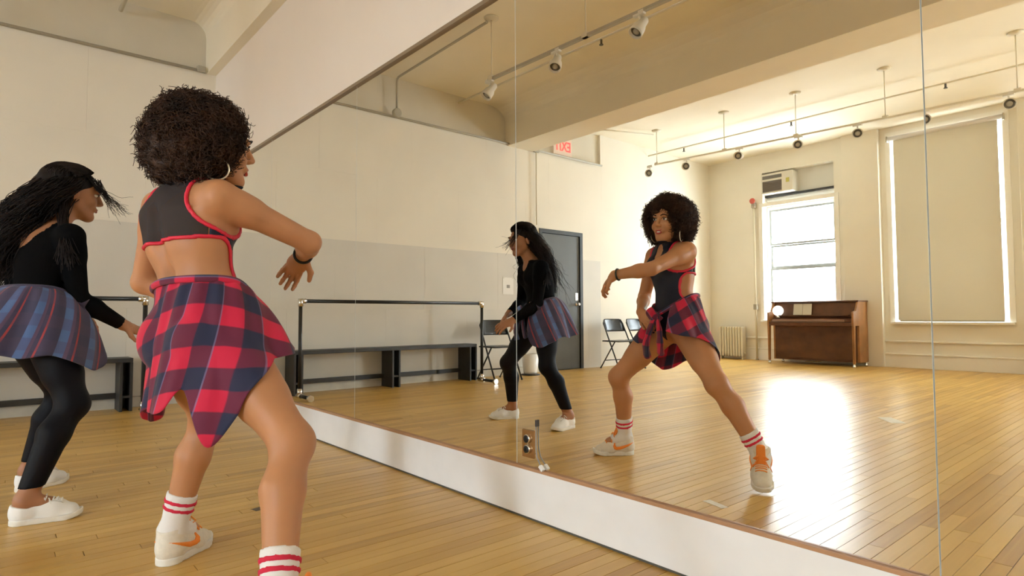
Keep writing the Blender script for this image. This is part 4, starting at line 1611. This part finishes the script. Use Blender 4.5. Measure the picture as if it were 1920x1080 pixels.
r1 = unit((.93, .365, 0))
f1 = unit((-.365, .93, 0))
J1 = dict(r=r1, f=f1,
          torso=[(V3(4.678, -1.230, .78), .138, .102), (V3(4.668, -1.233, .87), .122, .090), (V3(4.655, -1.245, .955), .110, .080),
                 (V3(4.635, -1.265, 1.06), .130, .092), (V3(4.622, -1.272, 1.15), .142, .090), (V3(4.62, -1.265, 1.205), .120, .062)],
          bust=V3(4.628, -1.268, 1.125),
          neck0=V3(4.618, -1.262, 1.235), neck1=V3(4.638, -1.228, 1.330),
          head=V3(4.650, -1.195, 1.372), face=(.06, 1, -.06), headup=(.06, .10, 1),
          shoR=V3(4.762, -1.213, 1.195), elbR=V3(4.735, -.925, 1.085), wriR=V3(4.532, -.868, 1.060),
          shoL=V3(4.472, -1.312, 1.195), elbL=V3(4.372, -1.338, .955), wriL=V3(4.505, -1.130, .860),
          hipR=V3(4.750, -1.205, .785), knR=V3(5.010, -1.078, .492), anR=V3(5.185, -1.175, .155),
          hipL=V3(4.588, -1.262, .785), knL=V3(4.338, -1.125, .475), anL=V3(4.300, -1.222, .105),
          toeR=unit((.45, .62, -.65)), toeL=unit((-.62, .77, 0)),
          backR=V3(.2, -1, 0), backL=V3(.5, -.8, 0),
          handR=((-.80, -.08, -.55), (.45, -.55, -.65), -1, .50),
          handL=((.72, .35, -.55), (.1, -.95, .1), 1, .30))
lo1, hi1 = V3(4.14, -1.50, .0), V3(5.34, -.74, 1.50)
hb = [(J1['head'] - V3(.13, .13, .14), J1['head'] + V3(.13, .15, .13)),
      (J1['wriR'] + V3(-.15, -.11, -.19), J1['wriR'] + V3(.06, .10, .05)),
      (J1['wriL'] + V3(-.06, -.08, -.14), J1['wriL'] + V3(.17, .14, .06))]
V, Q, B1, A1, P1 = human_mesh(J1, hb, lo1, hi1)
link_mesh('body', fast_mesh(V, Q), SKIN1, p1, True)
BN = B1.normalised()
X, Y, Z = B1.grid()
zf = np.broadcast_to(Z, BN.shape)
up_core = None


def coords(J, X, Y, Z, zref):
    """torso-local right / forward coordinate following the spine"""
    T = J['torso']
    zs = [t[0][2] for t in T]
    cx = np.interp(Z, zs, [t[0][0] for t in T])
    cy = np.interp(Z, zs, [t[0][1] for t in T])
    u = (X - cx) * J['r'][0] + (Y - cy) * J['r'][1]
    v = (X - cx) * J['f'][0] + (Y - cy) * J['f'][1]
    return u, v


u, v = coords(J1, X, Y, Z, 0)


def dist(c):
    return np.sqrt((X - c[0]) ** 2 + (Y - c[1]) ** 2 + (Z - c[2]) ** 2)


def seg(a, b):
    ab = b - a
    t = np.clip(((X - a[0]) * ab[0] + (Y - a[1]) * ab[1] + (Z - a[2]) * ab[2]) / (ab @ ab), 0, 1)
    return np.sqrt((X - a[0] - t * ab[0]) ** 2 + (Y - a[1] - t * ab[1]) ** 2 + (Z - a[2] - t * ab[2]) ** 2)


# coverage: > 0 is bare
armR = .098 - seg(J1['shoR'] + r1 * .020 + V3(0, 0, .005), J1['elbR'])
armL = .088 - seg(J1['shoL'] - r1 * .025, J1['elbL'])
armL2 = .075 - seg(J1['elbL'], J1['wriL'])
handL = .075 - seg(J1['wriL'], J1['wriL'] + V3(.06, .03, -.05))
foreR = .09 - np.minimum(seg(J1['elbR'], J1['wriR']), dist(J1['wriR'] + V3(-.05, 0, -.07)) - .08)
neck = Z - (1.262 + .10 * np.clip(-v, -.05, .12))
key = .030 - np.sqrt((u / 1.0) ** 2 + ((Z - 1.20) / 1.6) ** 2) + 10 * (v < 0.03) * -1.0
# open back with rounded front edges
back = -(np.sqrt(np.maximum(np.abs(Z - .985 - .10 * u) - .032, 0) ** 2 + np.maximum(v + .0, 0) ** 2) - .040)
leg = (.745 + .55 * np.abs(u)) - Z - .9 * np.maximum(.055 - np.abs(u), 0)
cover = np.maximum.reduce([np.broadcast_to(q, BN.shape) for q in (armR, armL, neck, key, back, foreR)])
low = np.broadcast_to(leg, BN.shape)
split = np.broadcast_to(v + .030 - .0 * u, BN.shape)
tors = np.maximum(cover, low)
legL = np.broadcast_to(armL2, BN.shape)
tors = np.maximum(tors, np.where(np.broadcast_to(Z, BN.shape) < 1.0, np.maximum(legL, np.broadcast_to(handL, BN.shape)), -1))
field_obj('leotard', np.maximum.reduce([BN - .0045, tors, np.where(zf > 1.0, -split, -1)]), B1.lo, B1.h, NAVY, p1)
field_obj('sheer_back', np.maximum.reduce([BN - .0040, tors, split, .99 - zf]), B1.lo, B1.h, SHEER, p1)


def trim(name, q, w=.0065, guard=None):
    q = np.broadcast_to(q, BN.shape)
    g = np.maximum(BN - .0085, np.abs(q + w * .5) - w)
    g = np.maximum(g, -BN - .006)
    g = np.maximum(g, np.broadcast_to(armL2, BN.shape) + .012)
    if guard is not None:
        g = np.maximum(g, np.broadcast_to(guard, BN.shape))
    return field_obj(name, g, B1.lo, B1.h, RED, p1)


others = np.maximum.reduce([np.broadcast_to(q, BN.shape) for q in (armL, back)]) - .004
trim('armhole_trim', armR, guard=np.maximum(np.maximum(others, np.broadcast_to(neck, BN.shape)), np.broadcast_to(dist(J1['shoR']) - .155, BN.shape)))
trim('armhole_trim', armL, guard=np.maximum(np.broadcast_to(np.maximum(neck, back), BN.shape) - .004, np.broadcast_to(dist(J1['shoL']) - .135, BN.shape)))
trim('back_trim', back, guard=np.maximum(np.broadcast_to(np.maximum(armR, armL), BN.shape) - .004, .9 - zf))
p_shorts = None

face_parts(P1, A1, p1, mat('red_lip', (0.45, 0.05, 0.05), 0.35), True)

# hair: a dense curl cloud
hc = V3(4.632, -1.246, 1.398)
ra_, fa_, ua_ = A1
H = Field(hc - .24, hc + .24, .006)
H.ell(hc, A1, (.132, .128, .134), 0)
H.ell(hc - ua_ * .065 - fa_ * .035, A1, (.125, .105, .10), .03)
H.ell(P1(0, .125, -.035), A1, (.068, .105, .098), .015, 'carve')
Xh, Yh, Zh = H.grid()
wob = .010 * np.sin(70 * Xh + 3 * np.sin(40 * Zh)) * np.sin(65 * Yh + 2) * np.sin(60 * Zh + 1)
hair_o = field_obj('hair', H.f + wob, H.lo, H.h, HAIR1, p1)
n = 7500
d = rng.normal(size=(n * 2, 3))
d /= np.linalg.norm(d, axis=1, keepdims=True)
loc = np.stack([d @ ra_, d @ fa_, d @ ua_], 1)
lim = ~((loc[:, 1] > .45) & (np.abs(loc[:, 0]) < .46) & (loc[:, 2] < .40))
lim &= loc[:, 2] > -.86
d, loc = d[lim][:n], loc[lim][:n]
n = len(d)
rad = .146 + .014 * rng.random(n) + .030 * np.clip(-loc[:, 2] - .2, 0, 1) * (loc[:, 1] < .2)
rad *= 1 + .05 * np.sin(5 * loc[:, 0] + 3 * loc[:, 2]) * np.cos(4 * loc[:, 1])
m = 17
tt = np.linspace(0, 1, m)
root = hc + d * .095
tip = hc + d * rad[:, None] + np.array([0, 0, -.012]) + rng.normal(size=(n, 3)) * .007
a1 = np.cross(d, rng.normal(size=(n, 3)))
a1 /= np.linalg.norm(a1, axis=1, keepdims=True)
a2 = np.cross(d, a1)
ph = rng.random(n)[:, None] * 6.28
turn = (rng.uniform(1.6, 2.8, n)[:, None]) * 6.28 * tt[None]
rr = (.009 + .006 * rng.random(n))[:, None] * (.3 + .7 * tt[None])
PS = root[:, None] + (tip - root)[:, None] * tt[None, :, None] + rr[..., None] * (np.cos(turn + ph)[..., None] * a1[:, None] + np.sin(turn + ph)[..., None] * a2[:, None])
strands('curls', PS, .0021 * (1 - .55 * tt), HAIR1, hair_o)

# earrings, bracelet
for s in (-1, 1):
    e = P1(s * .084, -.008, -.046)
    ax_, bx_ = unit(fa_ + ra_ * s * .25), ua_
    c = e - ua_ * .034
    MB().tube([c + .034 * (ax_ * math.cos(t) + bx_ * math.sin(t)) for t in np.linspace(0, 2 * math.pi, 28, endpoint=False)], .0026, 8, True).build('hoop_earring', mat('pale_gold', (0.88, 0.82, 0.68), 0.3, metal=.5), p1)
wd = unit(J1['wriR'] - J1['elbR'])
c = J1['wriR'] - wd * .020
s1 = unit(np.cross(wd, V3(0, 0, 1)))
s2 = np.cross(wd, s1)
MB().tube([c + .030 * (s1 * math.cos(t) + s2 * math.sin(t)) for t in np.linspace(0, 2 * math.pi, 24, endpoint=False)], .0055, 8, True).build('bracelet', BLACK_METAL, p1)

# socks with two red stripes, and high-tops
SOCK = mat('white_sock', (0.82, 0.80, 0.78), 0.85, bump=.3, bscale=300)
STRIPE = mat('red_sock_stripe', (0.66, 0.02, 0.06), 0.85)


def sock(an, kn, toe, top):
    ax = unit(kn - an)
    t = (X - an[0]) * ax[0] + (Y - an[1]) * ax[1] + (Z - an[2]) * ax[2]
    nearleg = np.broadcast_to(seg(an - V3(0, 0, .03), an + (kn - an) * .6) - .085, BN.shape)
    t = np.broadcast_to(t, BN.shape)
    so = field_obj('sock', np.maximum.reduce([BN - .006, t - top, nearleg]), B1.lo, B1.h, SOCK, p1)
    for a in (top - .052, top - .028):
        field_obj('stripe', np.maximum.reduce([BN - .0105, np.abs(t - a) - .0068, nearleg]), B1.lo, B1.h, STRIPE, so)


sock(J1['anL'], J1['knL'], None, .128)
sock(J1['anR'], J1['knR'], None, .118)
fwL = unit((-.62, .77, 0))
shoe(p1, J1['anL'] - fwL * .058 - V3(0, 0, J1['anL'][2]), fwL, (0, 0, 1), 'high', -1, 'shoe', 'cream high-top with orange laces and side stripe')
fwR = unit((.42, .80, -.42))
upR = unit(V3(0, 0, 1) - fwR * fwR[2])
# the right foot rests on its toes
oR = J1['anR'] - fwR * .056 - upR * .095
tipR = oR + fwR * .225
oR = oR + V3(0, 0, .004 - tipR[2])
shoe(p1, oR, fwR, upR, 'high', 1, 'shoe', 'cream high-top with orange laces and side stripe')

# plaid shirt tied round the waist
PC1 = V3(4.674, -1.232, 0)


def skirt(PCx, r, f, phi, zt, zh, Rt, Rh, folds, PL, parent, body, name='tied_shirt', nu=150, nv=46, amp=.014, lean=(0, 0, 0), cen=None, vper=1.0, shear=.27, bul=.75):
    phs = [p[0] for p in phi]

    def fn(a, b):
        ph = phs[0] + (phs[-1] - phs[0]) * a
        t_ = interp(ph, phs, zt)
        h_ = interp(ph, phs, zh)
        z = t_ + (h_ - t_) * b
        R = interp(ph, phs, Rt) + (interp(ph, phs, Rh) - interp(ph, phs, Rt)) * (b ** bul)
        w = math.radians(ph)
        k = b ** 1.2
        R += amp * k * (math.sin(folds * w + .8) + .5 * math.sin(folds * 1.9 * w + 2.0 + 2 * b)) + .004 * math.sin(17 * w + 6 * b)
        # slightly elliptical: the body is wider than deep
        dr, df = math.sin(w), -math.cos(w)
        p = V3(PCx[0], PCx[1], z) + r * dr * R * 1.08 + f * df * R * .92
        if cen is not None:
            p = p + cen(z)
        # cloth coordinate: arc length at the hip, pulled towards the knot
        return p, (w * .19 + shear * (t_ - z), (t_ - z) * vper + .035 * math.sin(w * 1.3 + .5))
    return cloth_mesh(name, fn, nu, nv, PL, parent, body, .011)


phi = [(-165,), (-120,), (-85,), (-60,), (-30,), (0,), (20,), (36,), (54,), (75,), (100,), (125,), (142,)]
zt = [.86, .90, .915, .925, .935, .945, .95, .955, .955, .955, .945, .92, .89]
zh = [.70, .64, .52, .530, .575, .570, .585, .640, .492, .595, .710, .735, .755]
Rt = [.125, .125, .125, .12, .115, .115, .115, .118, .12, .125, .13, .135, .13]
Rh = [.19, .20, .185, .155, .150, .158, .180, .200, .225, .250, .262, .262, .245]
skirt(PC1, r1, f1, phi, zt, zh, Rt, Rh, 6.0, PLAID1, p1, B1)
# rolled waistband, knot and hanging sleeves in front


def ring_pt(PCx, r, f, ph, R, z):
    w = math.radians(ph)
    return V3(PCx[0], PCx[1], z) + r * math.sin(w) * R * 1.08 - f * math.cos(w) * R * .92


def waist_roll(PCx, r, f, spec, PL, parent, body, rad=.020):
    pts = spline([ring_pt(PCx, r, f, *s) for s in spec], 60)
    for _ in range(8):
        pts = pts + body.grad(pts) * np.clip(.014 - body.sample(pts), 0, .02)[:, None]
    tube_cloth('waist_roll', pts, rad, rad, PL, parent, .7, n=12, wob=.06)


waist_roll(PC1, r1, f1, rad=.012, PL=PLAID1, parent=p1, body=B1, spec=[(-170, .135, .845), (-130, .13, .885), (-80, .13, .915), (-20, .125, .94), (40, .125, .95), (90, .135, .945), (130, .14, .90), (165, .14, .855), (178, .14, .845)])
kn = ring_pt(PC1, r1, f1, 178, .155, .835)
tube_cloth('knot', spline([kn + V3(-.035, 0, .025), kn + V3(-.01, .012, .01), kn + V3(.01, .014, -.008), kn + V3(.03, 0, -.03)], 12), .030, .032, PLAID1, p1, .8, n=14, wob=.1)
tube_cloth('sleeve', spline([kn + V3(.0, .0, .0), kn + V3(-.010, .035, -.07), kn + V3(-.03, .045, -.15), kn + V3(-.035, .03, -.225)], 20), .030, .044, PLAID1, p1, .45, n=14, wob=.12)
tube_cloth('sleeve', spline([kn + V3(.01, .0, .0), kn + V3(.045, .030, -.07), kn + V3(.055, .035, -.14), kn + V3(.05, .02, -.205)], 20), .028, .040, PLAID1, p1, .45, n=14, v0=.07, wob=.12)
adopt(p1, LOC1)

# ================================================================ person with the long dark hair
LOC2 = V3(3.18, -1.52, 0)
p2 = empty('person', tuple(LOC2), 0, 'long haired dancer in black top and leggings with blue plaid shirt tied at the waist', 'person')
r2 = unit((.93, .37, 0))
f2 = unit((-.37, .93, 0))
J2 = dict(r=r2, f=f2,
          torso=[(V3(3.205, -1.565, .80), .155, .108), (V3(3.205, -1.565, .89), .138, .098), (V3(3.20, -1.57, .97), .122, .088),
                 (V3(3.185, -1.56, 1.08), .138, .097), (V3(3.17, -1.54, 1.17), .148, .095), (V3(3.165, -1.525, 1.225), .125, .066)],
          bust=V3(3.175, -1.54, 1.14),
          neck0=V3(3.160, -1.51, 1.255), neck1=V3(3.135, -1.455, 1.36),
          head=V3(3.125, -1.425, 1.430), face=(-.02, 1, -.16), headup=(-.04, .22, 1),
          shoR=V3(3.325, -1.455, 1.205), elbR=V3(3.315, -1.42, .925), wriR=V3(3.245, -1.235, .805),
          shoL=V3(3.005, -1.575, 1.205), elbL=V3(2.90, -1.63, .955), wriL=V3(2.985, -1.42, .86),
          hipR=V3(3.295, -1.53, .80), knR=V3(3.405, -1.435, .462), anR=V3(3.470, -1.592, .092),
          hipL=V3(3.115, -1.60, .80), knL=V3(2.945, -1.440, .465), anL=V3(2.862, -1.560, .092),
          toeR=unit((.12, 1, 0)), toeL=unit((-.5, .87, 0)),
          handR=((-.25, .88, -.40), (-.55, -.1, -.8), -1, .32),
          handL=((.3, .85, -.45), (.5, -.2, -.8), 1, .35))
lo2, hi2 = V3(2.72, -1.82, .0), V3(3.62, -1.04, 1.57)
hb2 = [(J2['head'] - V3(.13, .13, .15), J2['head'] + V3(.13, .15, .13)),
       (J2['wriR'] + V3(-.12, -.05, -.15), J2['wriR'] + V3(.07, .19, .05)),
       (J2['wriL'] + V3(-.05, -.05, -.15), J2['wriL'] + V3(.14, .19, .05))]
V, Q, B2, A2, P2 = human_mesh(J2, hb2, lo2, hi2, .0075, .0038)
link_mesh('body', fast_mesh(V, Q), SKIN2, p2, True)
BN = B2.normalised()
X, Y, Z = B2.grid()
zf = np.broadcast_to(Z, BN.shape)
u, v = coords(J2, X, Y, Z, 0)
scoop = .072 - np.sqrt((u - .03) ** 2 + ((Z - 1.245) * .75) ** 2) + np.where(v > .03, -1, 0) * 1.0
fscoop = .055 - np.sqrt(u ** 2 + ((Z - 1.26) * .8) ** 2) + np.where(v < .03, -1, 0) * 1.0
neck = Z - 1.275
wr = []
for sd in ('R', 'L'):
    a, b = J2['elb' + sd], J2['wri' + sd]
    ax = unit(b - a)
    t = (X - b[0]) * ax[0] + (Y - b[1]) * ax[1] + (Z - b[2]) * ax[2]
    wr.append(np.where((t > -.012) & (dist(b) < .22), np.minimum(t + .012, .02), -1))
cover = np.maximum.reduce([np.broadcast_to(q, BN.shape) for q in (scoop, fscoop, neck, wr[0], wr[1])])
# hands hang below the waist line: keep the arms in the top
arm = np.minimum(np.minimum(seg(J2['elbR'], J2['wriR']), seg(J2['elbL'], J2['wriL'])) - .055, .80 - Z)
field_obj('long_sleeved_top', np.maximum.reduce([BN - .005, cover, np.broadcast_to(arm, BN.shape)]), B2.lo, B2.h, BLACK, p2)
leggR = np.broadcast_to(np.minimum(seg(J2['hipR'], J2['knR']), seg(J2['knR'], J2['anR'])), BN.shape)
leggL = np.broadcast_to(np.minimum(seg(J2['hipL'], J2['knL']), seg(J2['knL'], J2['anL'])), BN.shape)
lg = np.maximum.reduce([BN - .0045, zf - .90, .142 - zf, np.minimum(np.minimum(leggR, leggL) - .13, np.broadcast_to(dist(J2['torso'][0][0]) - .24, BN.shape))])
field_obj('leggings', lg, B2.lo, B2.h, LEGGING, p2)
face_parts(P2, A2, p2, mat('rose_lip', (0.33, 0.09, 0.08), 0.4), False)
fw = unit((.10, 1, 0))
shoe(p2, J2['anR'] - fw * .055 - V3(0, 0, J2['anR'][2]), fw, (0, 0, 1), 'low', 1, 'shoe', 'white canvas sneaker')
fw = unit((-.50, .87, 0))
shoe(p2, J2['anL'] - fw * .055 - V3(0, 0, J2['anL'][2]), fw, (0, 0, 1), 'low', -1, 'shoe', 'white canvas sneaker')

PC2 = V3(3.205, -1.565, 0)
phi = [(-170,), (-120,), (-80,), (-40,), (0,), (25,), (50,), (75,), (100,), (120,), (132,), (142,)]
zt = [.90, .93, .95, .965, .975, .98, .98, .975, .965, .95, .94, .93]
zh = [.72, .70, .70, .69, .69, .695, .67, .68, .635, .605, .64, .74]
Rt = [.135, .135, .135, .13, .125, .125, .13, .135, .14, .14, .14, .135]
Rh = [.20, .21, .22, .24, .28, .295, .26, .25, .27, .30, .29, .24]
skirt(PC2, r2, f2, phi, zt, zh, Rt, Rh, 5.0, PLAID2, p2, B2, nu=150, nv=40, amp=.016, shear=.3, bul=.5)
waist_roll(PC2, r2, f2, rad=.012, PL=PLAID2, parent=p2, body=B2, spec=[(-176, .15, .885), (-130, .14, .925), (-80, .14, .95), (-20, .135, .968), (40, .135, .975), (90, .145, .965), (130, .15, .935), (165, .15, .90), (182, .15, .885)])
kn = ring_pt(PC2, r2, f2, 180, .165, .875)
tube_cloth('knot', spline([kn + V3(-.035, 0, .02), kn + V3(-.01, .012, .01), kn + V3(.01, .014, -.008), kn + V3(.03, 0, -.02)], 12), .030, .032, PLAID2, p2, .8, n=14, wob=.1)
tube_cloth('sleeve', spline([kn, kn + V3(-.03, .03, -.07), kn + V3(-.05, .03, -.15), kn + V3(-.05, .02, -.22)], 16), .028, .042, PLAID2, p2, .45, n=14, wob=.12)
tube_cloth('sleeve', spline([kn, kn + V3(.03, .03, -.07), kn + V3(.05, .035, -.14), kn + V3(.05, .02, -.20)], 16), .028, .040, PLAID2, p2, .45, n=14, wob=.12)

# long wavy hair swinging behind
r_, f_, u_ = A2
hd = J2['head']
H = Field(hd - V3(.26, .30, .40), hd + V3(.22, .18, .18), .007)
H.ell(P2(0, -.030, .048), A2, (.084, .096, .068), 0)
H.cone(P2(0, -.07, .03), P2(-.02, -.13, -.11), .092, .090, .04)
H.cone(P2(-.02, -.13, -.11), V3(3.06, -1.66, 1.16), .090, .085, .05)
H.cone(V3(3.06, -1.66, 1.16), V3(3.03, -1.70, 1.04), .08, .05, .05)
H.ell(P2(0, .115, -.035), A2, (.066, .10, .092), .02, 'carve')
Xh, Yh, Zh = H.grid()
wv = .004 * np.sin(60 * Xh + 3 * np.sin(25 * Zh)) * np.sin(55 * Yh + 2)
hair2 = field_obj('hair', (H.f + wv).astype(np.float32), H.lo, H.h, HAIR2, p2)
n = 2600
d = rng.normal(size=(n * 3, 3))
d /= np.linalg.norm(d, axis=1, keepdims=True)
ok = (d[:, 2] > -.25) & ~((d[:, 1] > .35) & (d[:, 2] < .55))
d = d[ok][:n]
n = len(d)
sc = hd + r_ * 0 + u_ * .03 - f_ * .02
W_ = lambda a: r_ * a[:, 0:1] + f_ * a[:, 1:2] + u_ * a[:, 2:3]
root = sc + W_(d * np.array([.090, .103, .097]) * rng.uniform(.93, 1.03, (n, 1)))
mid = sc + W_(np.stack([d[:, 0] * .150, -.07 + np.minimum(d[:, 1], .25) * .11, -.09 + .05 * d[:, 2]], 1)) + rng.normal(size=(n, 3)) * .018
end_c = np.array([3.03, -1.70, 1.08])
spread = np.stack([d[:, 0] * .15, d[:, 1] * .07, rng.uniform(-.10, .13, n)], 1)
low_ = end_c + W_(spread) + rng.normal(size=(n, 3)) * .022
third = .5 * mid + .5 * low_ + W_(np.stack([d[:, 0] * .02, -.035 - .02 * rng.random(n), 0 * d[:, 0]], 1))
wild = rng.random(n) < .12
low_[wild] += (rng.normal(size=(wild.sum(), 3)) * .06) - f_ * .05
m = 22
tt = np.linspace(0, 1, m)[None, :, None]
c0, c1, c2, c3 = (1 - tt) ** 3, 3 * tt * (1 - tt) ** 2, 3 * tt ** 2 * (1 - tt), tt ** 3
PS = c0 * root[:, None] + c1 * (mid[:, None] * 1.15 - third[:, None] * .15) + c2 * third[:, None] + c3 * low_[:, None]
ph = rng.random((n, 1, 1)) * 6.28
ph = (7 * d[:, 0] + 5 * d[:, 1])[:, None, None] + .9 * ph / 6.28
PS = PS + .022 * tt * (np.sin(tt * 19 + ph) * r_ + np.cos(tt * 16 + ph * 1.3) * f_)
strands('strands', PS, .0024 * (1 - .6 * tt[0, :, 0]), HAIR2, hair2)
# combed-back strands over the crown
k = 1500
lx = rng.uniform(-.96, .96, k)
th0 = np.radians(rng.uniform(48, 75, k))
th1 = np.radians(rng.uniform(150, 215, k))
ts = np.linspace(0, 1, 14)
th = th0[:, None] + (th1 - th0)[:, None] * ts[None]
lxx = lx[:, None] * (1 + .05 * np.sin(9 * ts[None] + 8 * lx[:, None]))
ew = np.sqrt(np.clip(1 - lxx ** 2, .02, 1))
off = 1.06 + rng.uniform(0, .12, k)[:, None] + .03 * np.sin(12 * ts[None] + 6 * lx[:, None])
cc = P2(0, -.030, .048)
PS = cc + (lxx * .088 * off)[..., None] * r_ + (np.cos(th) * .104 * ew * off)[..., None] * f_ + (np.sin(th) * .082 * ew * off)[..., None] * u_
strands('crown_strands', PS, .0024 * np.ones(14), HAIR2, hair2)
# loose locks blown past the face and the right shoulder
k = 46
rt = P2(0, .05, .085) + r_ * rng.uniform(.0, .07, (k, 1)) + f_ * rng.uniform(-.03, .03, (k, 1))
e1 = P2(.07, .11, .01) + rng.normal(size=(k, 3)) * .012
e2 = P2(.045, .155, -.035) + rng.normal(size=(k, 3)) * .025 + f_ * rng.uniform(0, .05, (k, 1))
tt = np.linspace(0, 1, 14)[None, :, None]
PS = (1 - tt) ** 2 * rt[:, None] + 2 * tt * (1 - tt) * e1[:, None] + tt ** 2 * e2[:, None]
PS = PS + .006 * tt * np.sin(tt * 14 + rng.random((k, 1, 1)) * 6.28) * u_
strands('loose_lock', PS, .0016 * (1 - .6 * tt[0, :, 0]), HAIR2, hair2)
k = 150
rt = P2(.05, -.03, .0) + rng.normal(size=(k, 3)) * .02
e1 = P2(.12, -.05, -.12) + rng.normal(size=(k, 3)) * .015
e2 = V3(3.385, -1.47, 1.10) + rng.normal(size=(k, 3)) * .022
e15 = V3(3.345, -1.49, 1.235) + rng.normal(size=(k, 3)) * .015
PS = (1 - tt) ** 3 * rt[:, None] + 3 * tt * (1 - tt) ** 2 * e1[:, None] + 3 * tt ** 2 * (1 - tt) * e15[:, None] + tt ** 3 * e2[:, None]
strands('shoulder_lock', PS, .0020 * (1 - .5 * tt[0, :, 0]), HAIR2, hair2)
adopt(p2, LOC2)
